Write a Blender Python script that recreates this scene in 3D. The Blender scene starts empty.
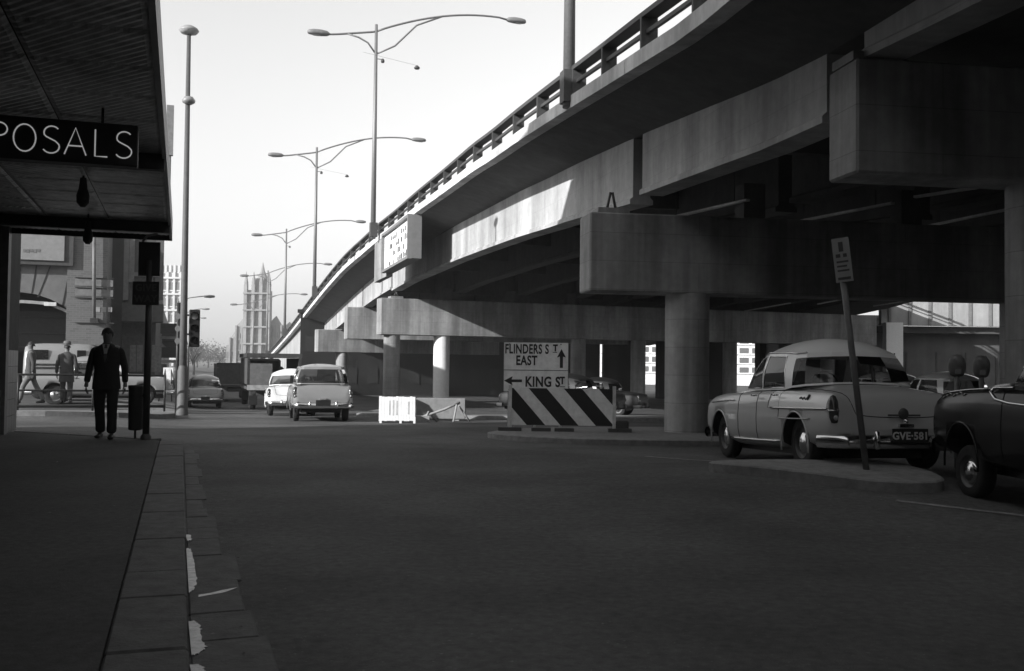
import bpy, bmesh, math, random
from math import sin, cos, pi, radians, sqrt, atan2
from mathutils import Vector, Matrix
random.seed(7)
sc = bpy.context.scene
COL = sc.collection

# ------------------------------------------------------------------ camera
F, PITCH, ROLL, CAMH = 1000.0, math.atan(28.5/1000), 0.012, 1.42
r0 = Vector((1,0,0)); u0 = Vector((0,-sin(PITCH),cos(PITCH))); f0 = Vector((0,cos(PITCH),sin(PITCH)))
cx = r0*cos(ROLL)+u0*sin(ROLL); cy = -r0*sin(ROLL)+u0*cos(ROLL)
cam = bpy.data.cameras.new('camera'); camo = bpy.data.objects.new('camera', cam); COL.objects.link(camo)
M = Matrix((cx, cy, -f0)).transposed().to_4x4(); M.translation = Vector((0,0,CAMH))
camo.matrix_world = M
cam.sensor_width = 36; cam.lens = F/1024*36; cam.clip_start = 0.1; cam.clip_end = 3000
sc.camera = camo

# ------------------------------------------------------------------ light
LDIR = Vector((0.823, 0.696, -0.41)).normalized()
EL = math.asin(-LDIR.z); AZ = atan2(-LDIR.x, -LDIR.y)
w = bpy.data.worlds.new("World"); sc.world = w; w.use_nodes = True
nt = w.node_tree; nt.nodes.clear()
sky = nt.nodes.new('ShaderNodeTexSky'); sky.sky_type = 'NISHITA'; sky.sun_disc = False
sky.sun_elevation = EL; sky.sun_rotation = AZ; sky.air_density = 3.0; sky.dust_density = 0.5; sky.ozone_density = 1.0
bw = nt.nodes.new('ShaderNodeRGBToBW'); bg = nt.nodes.new('ShaderNodeBackground'); wo = nt.nodes.new('ShaderNodeOutputWorld')
bg.inputs[1].default_value = 0.15
nt.links.new(sky.outputs[0], bw.inputs[0]); nt.links.new(bw.outputs[0], bg.inputs[0]); nt.links.new(bg.outputs[0], wo.inputs[0])
sl = bpy.data.lights.new('sun', 'SUN'); sl.energy = 5.0; sl.angle = radians(0.6); sl.color = (1, 1, 1)
so = bpy.data.objects.new('sun', sl); COL.objects.link(so)
so.rotation_euler = LDIR.to_track_quat('-Z', 'Y').to_euler(); so.location = (-30, -30, 40)
sc.view_settings.view_transform = 'Standard'; sc.view_settings.look = 'None'
sc.view_settings.exposure = 0.63; sc.view_settings.gamma = 1.0; sc.view_settings.use_curve_mapping = False

# ------------------------------------------------------------------ materials
MATS = {}
def mat(name, v, rough=0.8, metal=0.0, var=0.25, scale=6.0, bump=0.0, bscale=60.0, streak=0.0, spec=0.4, coat=0.0,
        blotch=0.0, coord='Object', boards=0.0, speck=0.0):
    if name in MATS: return MATS[name]
    m = bpy.data.materials.new(name); m.use_nodes = True; n = m.node_tree; L = n.links
    b = n.nodes['Principled BSDF']
    b.inputs['Roughness'].default_value = rough; b.inputs['Metallic'].default_value = metal
    b.inputs['Specular IOR Level'].default_value = spec; b.inputs['Coat Weight'].default_value = coat
    tc = n.nodes.new('ShaderNodeTexCoord')
    def noise(sc_, det, mp=None):
        t = n.nodes.new('ShaderNodeTexNoise'); t.inputs['Scale'].default_value = sc_; t.inputs['Detail'].default_value = det
        t.inputs['Roughness'].default_value = 0.62
        if mp is None: L.new(tc.outputs[coord], t.inputs['Vector'])
        else:
            mm = n.nodes.new('ShaderNodeMapping'); mm.inputs['Scale'].default_value = mp
            L.new(tc.outputs[coord], mm.inputs[0]); L.new(mm.outputs[0], t.inputs['Vector'])
        return t
    def mul(a_sock, tex, lo, hi, f0_=0.3, f1_=0.7):
        r = n.nodes.new('ShaderNodeMapRange'); r.inputs[1].default_value = f0_; r.inputs[2].default_value = f1_
        r.inputs[3].default_value = lo; r.inputs[4].default_value = hi
        L.new(tex.outputs['Fac'], r.inputs[0])
        k = n.nodes.new('ShaderNodeMath'); k.operation = 'MULTIPLY'
        if a_sock is None: k.inputs[0].default_value = v
        else: L.new(a_sock, k.inputs[0])
        L.new(r.outputs[0], k.inputs[1]); return k.outputs[0]
    s = mul(None, noise(scale, 7), 1-var, 1+var)
    if streak > 0: s = mul(s, noise(1.0, 4, (.9, .9, 0.16)), 1-streak, 1+streak*0.6, 0.30, 0.70); s = mul(s, noise(1.0, 3, (5, 5, 0.1)), 1-streak*.45, 1+streak*.2, 0.25, 0.75)
    if blotch > 0: s = mul(s, noise(0.35, 4), 1-blotch, 1+blotch, 0.35, 0.65)
    if speck > 0: s = mul(s, noise(38, 2), 1, 1+speck, .66, .74)
    if boards > 0:       # shuttering joints: (x+y, z) into a brick pattern
        sp_ = n.nodes.new('ShaderNodeSeparateXYZ'); L.new(tc.outputs[coord], sp_.inputs[0])
        ad = n.nodes.new('ShaderNodeMath'); ad.operation = 'ADD'; L.new(sp_.outputs[0], ad.inputs[0]); L.new(sp_.outputs[1], ad.inputs[1])
        cxyz = n.nodes.new('ShaderNodeCombineXYZ'); L.new(ad.outputs[0], cxyz.inputs[0]); L.new(sp_.outputs[2], cxyz.inputs[1])
        bk = n.nodes.new('ShaderNodeTexBrick'); bk.inputs['Scale'].default_value = 1; bk.inputs['Brick Width'].default_value = 2.44; bk.inputs['Row Height'].default_value = .61
        bk.inputs['Mortar Size'].default_value = .006; bk.inputs['Color1'].default_value = (1,1,1,1); bk.inputs['Color2'].default_value = (1-boards*.3,)*3+(1,); bk.inputs['Mortar'].default_value = (1-boards,)*3+(1,)
        L.new(cxyz.outputs[0], bk.inputs[0]); k2 = n.nodes.new('ShaderNodeMath'); k2.operation = 'MULTIPLY'; L.new(s, k2.inputs[0]); L.new(bk.outputs[0], k2.inputs[1]); s = k2.outputs[0]
    cb = n.nodes.new('ShaderNodeCombineColor')
    for i in range(3): L.new(s, cb.inputs[i])
    L.new(cb.outputs[0], b.inputs['Base Color'])
    if bump > 0:
        bn = n.nodes.new('ShaderNodeBump'); bn.inputs['Strength'].default_value = bump; bn.inputs['Distance'].default_value = 0.02
        L.new(noise(bscale, 6).outputs['Fac'], bn.inputs['Height']); L.new(bn.outputs[0], b.inputs['Normal'])
    MATS[name] = m; return m
def glassmat(name, v=0.03, trans=0.6):
    if name in MATS: return MATS[name]
    m = bpy.data.materials.new(name); m.use_nodes = True; n = m.node_tree; L = n.links; n.nodes.clear()
    o = n.nodes.new('ShaderNodeOutputMaterial'); t = n.nodes.new('ShaderNodeBsdfTransparent'); t.inputs[0].default_value = (trans,)*3+(1,)
    g = n.nodes.new('ShaderNodeBsdfGlossy'); g.inputs['Roughness'].default_value = 0.04; g.inputs[0].default_value = (.9,.9,.9,1)
    fr = n.nodes.new('ShaderNodeFresnel'); fr.inputs[0].default_value = 1.45
    mx = n.nodes.new('ShaderNodeMixShader'); L.new(fr.outputs[0], mx.inputs[0]); L.new(t.outputs[0], mx.inputs[1]); L.new(g.outputs[0], mx.inputs[2])
    L.new(mx.outputs[0], o.inputs[0]); MATS[name] = m; return m
def brickmat(name, v, mortar, sc_=1.0, rot=(pi/2,0,0), bw_=0.23, bh=0.086):
    if name in MATS: return MATS[name]
    m = mat(name, v); n = m.node_tree; L = n.links; b = n.nodes['Principled BSDF']
    tc = n.nodes.new('ShaderNodeTexCoord'); mp = n.nodes.new('ShaderNodeMapping'); mp.inputs['Rotation'].default_value = rot
    br = n.nodes.new('ShaderNodeTexBrick'); br.inputs['Scale'].default_value = sc_
    br.inputs['Color1'].default_value = (v,)*3+(1,); br.inputs['Color2'].default_value = (v*1.35,)*3+(1,); br.inputs['Mortar'].default_value = (mortar,)*3+(1,)
    br.inputs['Brick Width'].default_value = bw_; br.inputs['Row Height'].default_value = bh; br.inputs['Mortar Size'].default_value = 0.011
    L.new(tc.outputs['Object'], mp.inputs[0]); L.new(mp.outputs[0], br.inputs[0]); L.new(br.outputs[0], b.inputs['Base Color'])
    bn = n.nodes.new('ShaderNodeBump'); bn.inputs['Strength'].default_value = .5; L.new(br.outputs['Fac'], bn.inputs['Height']); bn.invert = True
    L.new(bn.outputs[0], b.inputs['Normal']); return m

ASPH = mat('road_asphalt', 0.082, 0.85, var=0.3, scale=14, bump=0.7, bscale=70, blotch=0.3, spec=0.25, speck=1.2)
FOOT = mat('footpath_asphalt', 0.070, 0.92, var=0.25, scale=16, bump=0.5, bscale=70, blotch=0.25, spec=0.2, speck=.8)
BLUE = mat('bluestone', 0.085, 0.8, var=0.35, scale=7, bump=0.4, bscale=35, spec=0.3)
BLUEJ = mat('joint_dirt', 0.02, 0.95)
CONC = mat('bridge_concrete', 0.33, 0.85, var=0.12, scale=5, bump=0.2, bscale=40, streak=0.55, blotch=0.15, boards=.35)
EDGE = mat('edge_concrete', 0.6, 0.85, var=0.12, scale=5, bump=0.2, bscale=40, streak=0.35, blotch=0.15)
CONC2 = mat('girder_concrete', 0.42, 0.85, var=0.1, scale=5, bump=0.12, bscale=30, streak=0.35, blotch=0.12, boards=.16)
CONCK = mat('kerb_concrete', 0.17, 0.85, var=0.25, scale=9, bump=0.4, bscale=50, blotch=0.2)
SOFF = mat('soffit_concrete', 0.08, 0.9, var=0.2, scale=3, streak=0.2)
STEELD = mat('dark_painted_steel', 0.055, 0.6, var=0.2, scale=12, spec=0.4)
STEELG = mat('galvanised_steel', 0.20, 0.5, 0.3, var=0.12, scale=14, streak=0.12)
CHROME = mat('chrome', 0.62, 0.16, 1.0, var=0.06, scale=20)
RUB = mat('tyre_rubber', 0.018, 0.85, var=0.3, scale=20)
BLACK = mat('black_paint', 0.012, 0.5, var=0.2)
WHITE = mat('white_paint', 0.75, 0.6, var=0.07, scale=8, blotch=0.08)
GLASS = glassmat('car_glass', trans=0.62)
INTER = mat('car_interior', 0.035, 0.8)

# ------------------------------------------------------------------ mesh helpers
class MB:
    def __init__(s): s.v = []; s.f = []; s.mi = []; s.sm = []
    def add(s, vs, fs, mi=0, smooth=False):
        o = len(s.v); s.v += [tuple(v) for v in vs]
        for f in fs: s.f.append(tuple(i+o for i in f)); s.mi.append(mi); s.sm.append(smooth)
        return s
    def box(s, c, d, mi=0, rz=0, mtx=None):
        x,y,z = d[0]/2,d[1]/2,d[2]/2
        vs = [Vector((a*x,b*y,e*z)) for e in (-1,1) for b in (-1,1) for a in (-1,1)]
        if mtx is None: mtx = Matrix.Rotation(rz,3,'Z')
        vs = [mtx@v+Vector(c) for v in vs]
        return s.add(vs, [(0,2,3,1),(4,5,7,6),(0,1,5,4),(1,3,7,5),(3,2,6,7),(2,0,4,6)], mi)
    def prism(s, poly, z0, z1, mi=0):
        n = len(poly); g0 = z0 if callable(z0) else (lambda x,y: z0); g1 = z1 if callable(z1) else (lambda x,y: z1)
        vs = [(x,y,g0(x,y)) for x,y in poly]+[(x,y,g1(x,y)) for x,y in poly]
        a = sum(poly[i][0]*poly[(i+1)%n][1]-poly[(i+1)%n][0]*poly[i][1] for i in range(n))
        if a < 0:
            vs = vs[:n][::-1]+vs[n:][::-1]
        fs = [tuple(range(n-1,-1,-1)), tuple(range(n,2*n))]+[(i,(i+1)%n,n+(i+1)%n,n+i) for i in range(n)]
        return s.add(vs, fs, mi)
    def xprism(s, pts, a, b, mi=0):     # profile pts (3D) swept from itself by vector b-a
        n = len(pts); d = Vector(b)-Vector(a); p = [Vector(q) for q in pts]
        return s.add(p+[q+d for q in p], [tuple(range(n-1,-1,-1)), tuple(range(n,2*n))]+[(i,(i+1)%n,n+(i+1)%n,n+i) for i in range(n)], mi)
    def tube(s, pts, r, n=8, mi=0, caps=True, smooth=True, flat=None):
        pts = [Vector(p) for p in pts]; R = r if isinstance(r,(list,tuple)) else [r]*len(pts); vs = []
        up = Vector((0,0,1)); prev = None
        for i,p in enumerate(pts):
            t = (pts[min(i+1,len(pts)-1)]-pts[max(i-1,0)]).normalized()
            a = t.cross(up) if prev is None else prev-t*prev.dot(t)
            if a.length < 1e-4: a = t.cross(Vector((0,1,0)))
            a.normalize(); b = t.cross(a); prev = a
            for k in range(n):
                q = 2*pi*k/n; fb = flat if flat else 1
                vs.append(p+(a*cos(q)+b*sin(q)*fb)*R[i])
        fs = [(i*n+k, i*n+(k+1)%n, (i+1)*n+(k+1)%n, (i+1)*n+k) for i in range(len(pts)-1) for k in range(n)]
        s.add(vs, fs, mi, smooth)
        if caps:
            o = len(s.v)-len(vs); m_ = (len(pts)-1)*n
            s.f.append(tuple(o+k for k in range(n-1,-1,-1))); s.mi.append(mi); s.sm.append(False)
            s.f.append(tuple(o+m_+k for k in range(n))); s.mi.append(mi); s.sm.append(False)
        return s
    def lathe(s, prof, c=(0,0,0), axis='Z', n=24, mi=0, smooth=True):
        vs = []; c = Vector(c)
        for r,z in prof:
            for k in range(n):
                q = 2*pi*k/n; v = Vector((r*cos(q), r*sin(q), z))
                if axis == 'X': v = Vector((v.z, v.x, v.y))
                if axis == 'Y': v = Vector((v.y, v.z, v.x))
                vs.append(c+v)
        fs = [(i*n+k, i*n+(k+1)%n, (i+1)*n+(k+1)%n, (i+1)*n+k) for i in range(len(prof)-1) for k in range(n)]
        return s.add(vs, fs, mi, smooth)
    def quad(s, a, b, c, d, mi=0): return s.add([a,b,c,d], [(0,1,2,3)], mi)
    def grid(s, P, mi=0, smooth=True, closed=False):
        n = len(P); m = len(P[0])
        fs = [(i*m+j, i*m+(j+1)%m, (i+1)*m+(j+1)%m, (i+1)*m+j) for i in range(n-1) for j in range(m if closed else m-1)]
        return s.add([p for r in P for p in r], fs, mi, smooth)
    def mesh(s, name, mats):
        me = bpy.data.meshes.new(name); me.from_pydata(s.v, [], s.f)
        for m in (mats if isinstance(mats,(list,tuple)) else [mats]): me.materials.append(m)
        me.polygons.foreach_set('material_index', s.mi); me.polygons.foreach_set('use_smooth', s.sm); me.update()
        return me
    def build(s, name, mats, parent=None, label=None, loc=None, bevel=0):
        me = s.mesh(name, mats)
        if bevel:
            bm = bmesh.new(); bm.from_mesh(me); bmesh.ops.remove_doubles(bm, verts=bm.verts, dist=1e-5)
            es = [e for e in bm.edges if len(e.link_faces) == 2 and e.calc_face_angle(0) > 0.5]
            bmesh.ops.bevel(bm, geom=es, offset=bevel, segments=1, affect='EDGES', profile=0.6); bm.to_mesh(me); bm.free()
        o = bpy.data.objects.new(name, me); COL.objects.link(o)
        if parent is not None: o.parent = parent
        if loc is not None: o.location = loc
        if label: o['label'] = label
        return o
def tag(o, label=None, cat=None, group=None, kind=None):
    if label: o['label'] = label
    if cat: o['category'] = cat
    if group: o['group'] = group
    if kind: o['kind'] = kind
    return o
def thing(name, label, cat, loc=(0,0,0), rz=0, group=None):
    o = bpy.data.objects.new(name, None); COL.objects.link(o); o.location = loc; o.rotation_euler = (0,0,rz)
    o.empty_display_size = 0.3
    return tag(o, label, cat, group)
def inst(me, name, parent, loc=(0,0,0), rot=(0,0,0), scale=(1,1,1), label=None):
    o = bpy.data.objects.new(name, me); COL.objects.link(o); o.parent = parent; o.location = loc; o.rotation_euler = rot; o.scale = scale
    if label: o['label'] = label
    return o
KIDS = {}
def copy_tree(o, parent=None):
    c = o.copy(); COL.objects.link(c)
    if parent is not None: c.parent = parent
    for ch in [k for k in bpy.data.objects if k.parent == o and k != c]: copy_tree(ch, c)
    return c
def textmesh(txt, size, extrude=0.002, bold=0.0, sx=1.0, align='LEFT'):
    cu = bpy.data.curves.new('txt','FONT'); cu.body = txt; cu.size = size; cu.extrude = extrude; cu.offset = bold; cu.align_x = align
    cu.resolution_u = 4; cu.space_character = 1.08
    o = bpy.data.objects.new('txt', cu); COL.objects.link(o); bpy.context.view_layer.update()
    me = bpy.data.meshes.new_from_object(o.evaluated_get(bpy.context.evaluated_depsgraph_get()))
    bpy.data.objects.remove(o); bpy.data.curves.remove(cu)
    for v in me.vertices: v.co.x *= sx
    return me
def text_part(txt, size, parent, loc, rot, m, sx=1.0, bold=0.0, name='lettering', align='LEFT'):
    me = textmesh(txt, size, 0.002, bold, sx, align); me.materials.clear(); me.materials.append(m); me.name = name
    return inst(me, name, parent, loc, rot)
def joinmesh(meshes, name, mats):
    bm = bmesh.new()
    for me, mx, mi in meshes:
        n0 = len(bm.faces); nv = len(bm.verts); bm.from_mesh(me)
        bm.verts.ensure_lookup_table(); bm.faces.ensure_lookup_table()
        if mx is not None: bmesh.ops.transform(bm, matrix=mx, verts=bm.verts[nv:])
        for f in bm.faces[n0:]: f.material_index = mi
    out = bpy.data.meshes.new(name); bm.to_mesh(out); bm.free()
    for m in mats: out.materials.append(m)
    return out
def lerp(a,b,t): return a+(b-a)*t
def smooth(a,b,x):
    t = min(1,max(0,(x-a)/(b-a))); return t*t*(3-2*t)
def table(tab, x):                      # Catmull-Rom through rows (x, a, b, ...)
    if x <= tab[0][0]: return tab[0][1:]
    if x >= tab[-1][0]: return tab[-1][1:]
    i = 0
    while tab[i+1][0] < x: i += 1
    p1, p2 = tab[i], tab[i+1]; p0 = tab[max(i-1,0)]; p3 = tab[min(i+2,len(tab)-1)]
    h = p2[0]-p1[0]; t = (x-p1[0])/h; out = []
    for k in range(1,len(p1)):
        m1 = (p2[k]-p0[k])/(p2[0]-p0[0])*h if p2[0]!=p0[0] else 0
        m2 = (p3[k]-p1[k])/(p3[0]-p1[0])*h if p3[0]!=p1[0] else 0
        t2,t3 = t*t,t*t*t
        out.append((2*t3-3*t2+1)*p1[k]+(t3-2*t2+t)*m1+(-2*t3+3*t2)*p2[k]+(t3-t2)*m2)
    return out
def lin(tab, x):
    if x <= tab[0][0]: return tab[0][1]
    for a,b in zip(tab,tab[1:]):
        if x <= b[0]: return lerp(a[1],b[1],(x-a[0])/(b[0]-a[0]))
    return tab[-1][1]

# ------------------------------------------------------------------ places: lens ray and street axes
def ray(px, py):
    dx, dy = px-512, 335.5-py
    return (cx*dx+cy*dy+f0*F)
def at(px, py, Y):
    d = ray(px,py); k = Y/d.y; return Vector((d.x*k, Y, CAMH+d.z*k))
def X(px, Y, z=0.0):
    py = 364
    for _ in range(4):
        p = at(px,py,Y); py -= (z-p.z)/Y*1000
    return at(px,py,Y).x
SD = Vector((-.3140,.9494,0)); SN = Vector((.9494,.3140,0)); SANG = atan2(-SD.x, SD.y)
def ST(s,t,z=0.0): return Vector((SD.x*s+SN.x*t, SD.y*s+SN.y*t, z))
BASE = [(-50,0),(16,0),(22,-.15),(28,-.25),(34,-.4),(46,-.8),(60,-1.1),(90,-1.4),(2000,-1.4)]
def gz(x,y):
    t = SN.x*x+SN.y*y
    b = lin(BASE,y)*(0.12+0.88*smooth(-3.0,0.8,t))
    b += .17*math.exp(-((x-3.9)/2.6)**2-((y-12.0)/2.2)**2)
    b -= 0.02*math.exp(-((t-.2)/.5)**2)*(1 if y<17 else 0)
    return b

# ================================================================== SETTING: ground
ys = [-60,-30,-15,-8,-4,-2,0]+[0.6*i for i in range(1,60)]+[37,39,42,45,48,52,56,60,66,72,80,90,105,130,170,230,320,450,700,1200]
xs = [-900,-500,-300,-180,-120,-80,-60,-45,-35,-28,-24,-20]+[-18+0.6*i for i in range(0,60)]+[19,22,26,32,40,52,70,100,150,250,500,900]
mb = MB(); mb.grid([[Vector((x,y,gz(x,y))) for x in xs] for y in ys], smooth=True)
tag(mb.build('road', ASPH), kind='structure')

# footpath with bluestone kerb stones and gutter
fp = tag(thing('footpath', None, None), kind='structure')
poly = [ST(-12,-2.95),ST(-12,-.30),ST(17.0,-.30),ST(17.2,-.45),ST(19.6,-2.95)]
MB().prism([(p.x,p.y) for p in poly], -.1, .130).build('asphalt_surface', FOOT, fp)
ks = [-6.0,-4.6,-3.3,-2.1,-.8,.5,1.7,2.9,3.75,4.55]
Ym = [1250/v for v in (277,226.5,202,171,145.7,128.5,110,99)]   # joint depths along the kerb
ks = [-6.0,-4.7,-3.3,-2.0,-.7,.6,1.7,2.9]+[y/0.9494-.03 for y in Ym]
s_ = ks[-1]
while s_ < 16.6: s_ += random.uniform(.75,1.25); ks.append(min(s_,17.0))
for i,(a,b) in enumerate(zip(ks,ks[1:])):
    if b-a < .1: continue
    dz = random.uniform(-.004,.004); g = .010; t1 = .06+random.uniform(-.006,.006)
    p = [ST(a+g,-.292),ST(b-g,-.292),ST(b-g,t1),ST(a+g,t1)]
    o = MB().prism([(q.x,q.y) for q in p], -.12, .136+dz).build('kerb_stone', BLUE, fp, bevel=.012)
MB().prism([(q.x,q.y) for q in [ST(-6,-.295),ST(17,-.295),ST(17,.05),ST(-6,.05)]], -.1, .112).build('joint_bed', BLUEJ, fp)
for a,b in zip([17.0,17.45,17.9,18.4,18.9],[17.43,17.88,18.38,18.88,19.4]):   # kerb turning into the cross street
    def pe(s): 
        f = (s-17.0)/2.6; return ST(17.2+f*2.4,-.45-f*2.5)
    d = (pe(b)-pe(a)).normalized(); nn = Vector((-d.y,d.x,0))
    q = [pe(a)+nn*0.0, pe(b)+nn*0.0, pe(b)-nn*.26, pe(a)-nn*.26]
    MB().prism([(v.x,v.y) for v in q], -.12, .138).build('kerb_stone', BLUE, fp, bevel=.01)
gt = tag(thing('gutter', None, None), kind='structure')
s_ = -6
while s_ < 16.6:
    L_ = random.uniform(.55,1.0); tw = .43 if s_ < 5.2 else lerp(.43,.26,min(1,(s_-5.2)/5)); g = .007
    p = [ST(s_+g,.075),ST(s_+L_-g,.075),ST(s_+L_-g,tw+.03*sin(s_*3)),ST(s_+g,tw+.03*sin(s_*3))]
    dz = random.uniform(-.004,.004)
    MB().prism([(q.x,q.y) for q in p], -.1, lambda x,y,dz=dz: gz(x,y)+.010+dz+.012*(SN.x*x+SN.y*y)).build('gutter_stone', BLUE, gt, bevel=.008)
    s_ += L_
WATER = mat('gutter_water', 0.03, 0.04, var=0.1, spec=0.6)
def blob(s0,s1,t0,t1,n=22):
    out = []
    for k in range(n):
        q = 2*pi*k/n; rr = 1+random.uniform(-.14,.14)
        out.append((lerp(s0,s1,.5)+cos(q)*(s1-s0)/2*rr, max(.066, lerp(t0,t1,.5)+sin(q)*(t1-t0)/2*rr)))
    return out
PUD = mat('sky_glint_and_paper', 0.17, 0.35, var=0.85, scale=16, blotch=.3)  # pale tone stands for sky reflected in gutter water; also paper litter
for (y0,y1,wd) in ((680,664,.11),(655,621,.11),(592,549,.085),(541,535,.07)):
    sa, sb2 = 1420/(y0-361)/.9494, 1420/(y1-361)/.9494; n_ = 46; pl = []
    for k in range(n_):
        f = k/n_; q = pi*f*1.0+.0; jag = 1+random.uniform(-.10,.10)+.12*sin(q*3+y0)+.08*sin(q*7)
        pl.append((lerp(sa,sb2,.5)+(abs(cos(q))**.6*(1 if cos(q)>0 else -1))*(sb2-sa)/2*(1+random.uniform(-.05,.05)), .068+max(0,sin(q))**.6*wd*(.62+.7*(jag-1)+random.uniform(-.05,.05))))
    MB().prism([(ST(s,t).x,ST(s,t).y) for s,t in pl], -.05, lambda x,y: gz(x,y)+.020).build('wet_sky_glint', [PUD], gt)
pl = [(6.32,.13),(6.36,.20),(6.41,.29),(6.52,.37),(6.47,.27),(6.41,.2),(6.38,.13)]
MB().prism([(ST(s,t).x,ST(s,t).y) for s,t in pl], -.05, lambda x,y: gz(x,y)+.021).build('wet_sky_glint', [PUD], gt)
for k in range(26):    # crumbs of leaf and paper
    s = random.uniform(4.5,14); t = random.choice([random.uniform(.05,.5), random.uniform(-2.6,-.4)])
    z = gz(*ST(s,t)[:2])+.022 if t>0 else .131
    p = ST(s,t,z); r = random.uniform(.008,.022)
    if k < 14:
        MB().add([p+Vector((r,0,0.001)),p+Vector((0,r,.006)),p+Vector((-r,0,.001)),p+Vector((0,-r*.7,.003))],[(0,1,2,3)]).build('litter', random.choice([PUD,BLACK,BLUE]), fp if t<0 else gt)

# islands
def island(poly, h, name='traffic_island', mt=CONCK, n_sub=6):
    P = []
    for a,b in zip(poly, poly[1:]+poly[:1]):
        for k in range(n_sub): P.append((lerp(a[0],b[0],k/n_sub), lerp(a[1],b[1],k/n_sub)))
    cxm = sum(p[0] for p in P)/len(P); cym = sum(p[1] for p in P)/len(P)
    root = MB()
    n = len(P); rings = [[Vector((lerp(p[0],cxm,f),lerp(p[1],cym,f),gz(lerp(p[0],cxm,f),lerp(p[1],cym,f))+h)) for p in P] for f in (0,0.02,.3,.6,.9,1)]
    base = [Vector((p[0],p[1],gz(*p)-.1)) for p in P]; rings[0] = [v-Vector((0,0,.015)) for v in rings[0]]
    root.grid([base]+rings, closed=True, smooth=False)
    o = root.build(name, mt); o['kind'] = 'structure'
    return o
def chaikin(p, k=2):
    for _ in range(k):
        q = []
        for a,b in zip(p, p[1:]+p[:1]): q += [(a[0]*.75+b[0]*.25,a[1]*.75+b[1]*.25),(a[0]*.25+b[0]*.75,a[1]*.25+b[1]*.75)]
        p = q
    return p
island(chaikin([(-.6,21.2),(-.2,19.9),(.9,18.8),(2.2,18.55),(6,18.5),(9.2,18.8),(9.8,21),(9.4,24.2),(6,25),(1.2,24.3),(.0,22.9)]), .115, n_sub=1)
island(chaikin([(2.35,12.5),(2.7,11.9),(3.55,10.85),(4.0,10.55),(4.5,10.6),(4.75,10.9),(4.8,11.6),(4.7,12.2),(4,12.35),(2.9,12.65)]), .12, n_sub=1)
island(chaikin([(-1.6,31.0),(8,31.4),(12,32.6),(12,34.5),(6,34.5),(-1.2,33.2)]), .13, n_sub=1)
island(chaikin([(-5.6,33.2),(-3.6,32.6),(-2.8,33),(-2.8,60),(-5,60)],1), .13, n_sub=1)
# far footpath on the left across the side street
def isl2(poly,h):
    o = MB().prism(poly, lambda x,y: gz(x,y)-.3, lambda x,y: gz(x,y)+h).build('pavement', CONCK); o['kind'] = 'structure'; return o
isl2([(p.x,p.y) for p in [ST(27.5,-30),ST(27.5,-3.2),ST(27.9,-1.5),ST(28.6,-.5),ST(30,-.12),ST(33.6,-.12),ST(33.6,-30)]], .13)
for k in range(12):
    a = 33.6+k*6; isl2([(p.x,p.y) for p in [ST(a,-.12),ST(a+6,-.12),ST(a+6,-2.2),ST(a,-2.2)]], .12)
# parking bay lines, right
LINE = mat('worn_road_paint', 0.22, 0.8, var=0.5, scale=12)
def road_line(a, b, wdt=.09):
    a, b = Vector(a+(0,)), Vector(b+(0,)); d = (b-a).normalized(); n_ = Vector((-d.y,d.x,0))*wdt/2; P = []
    for k in range(13):
        c = a.lerp(b,k/12); P.append([Vector((q.x,q.y,gz(q.x,q.y)+.006)) for q in (c-n_,c+n_)])
    o = MB().grid(P, smooth=False).build('painted_line', LINE); o['kind'] = 'structure'
road_line((3.9,10.9-.75),(5.6,9.0)); road_line((2.1,15.6),(3.6,13.9),.08)

# ================================================================== FLYOVER
ET = [(-40,9.5,6.8),(-14,6.9,6.8),(-6,5.85,6.78),(0,5.0,6.72),(6,4.06,6.64),(10,3.43,6.60),(13,2.93,6.61),(15,2.56,6.68),(17,2.125,6.84),(19.3,1.66,7.05),(21.7,1.15,7.26),(24.2,.52,7.40),(26.6,-.06,7.54),(29,-.67,7.63),
      (31.3,-1.31,7.72),(33.8,-1.95,7.80),(36.2,-2.58,7.86),(38.6,-3.25,7.9),(41,-3.94,7.93),(43.4,-4.64,7.93),(45.7,-5.33,7.9),(48,-6.05,7.87),(50.4,-6.85,7.82),(54,-8.1,7.6),
      (60,-10.3,7.08),(75,-14.9,6.0),(100,-22.4,4.15),(125,-30.3,2.2),(150,-38.5,.5),(165,-43.5,-.9)]
def edge(y): x,z = table(ET,y); return Vector((x,y,z))
def enorm(y):
    d = (edge(y+.4)-edge(y-.4)); d.z = 0; d.normalize(); return Vector((d.y,-d.x,0))
def EP(y,o,dz=0): p = edge(y)+enorm(y)*o; p.z += dz; return p
def Wd(y): return lin([(-40,13),(6,13),(14,20),(30,24),(52,36),(62,44),(84,46),(86,11),(200,11)],y)
fly = thing('road_flyover','long curved concrete road flyover with railings sweeping from upper right down to the street end','flyover',(0,0,0))
yy = [-38,-30,-22,-14,-8,-4,0,4,8,11]+[13+1.2*i for i in range(41)]+[63,66,69,72,75,78,81,84,86,90,95,100,105,110,115,120,125,130,135,140,145,150]
SL = .70
P = []
for y in yy:
    W_ = Wd(y)
    P.append([EP(y,.30,-.06),EP(y,.30,-.28),EP(y,.55,-.34),EP(y,1.75,-SL),EP(y,W_-1.75,-SL),EP(y,W_-.3,-.3),EP(y,W_-.3,-.06)])
mb = MB(); mb.grid(P, closed=True, smooth=False)
mb.add(P[0],[tuple(range(7))]); mb.add(P[-1],[tuple(range(7))])
mb.build('deck_slab', SOFF, fly)
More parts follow.
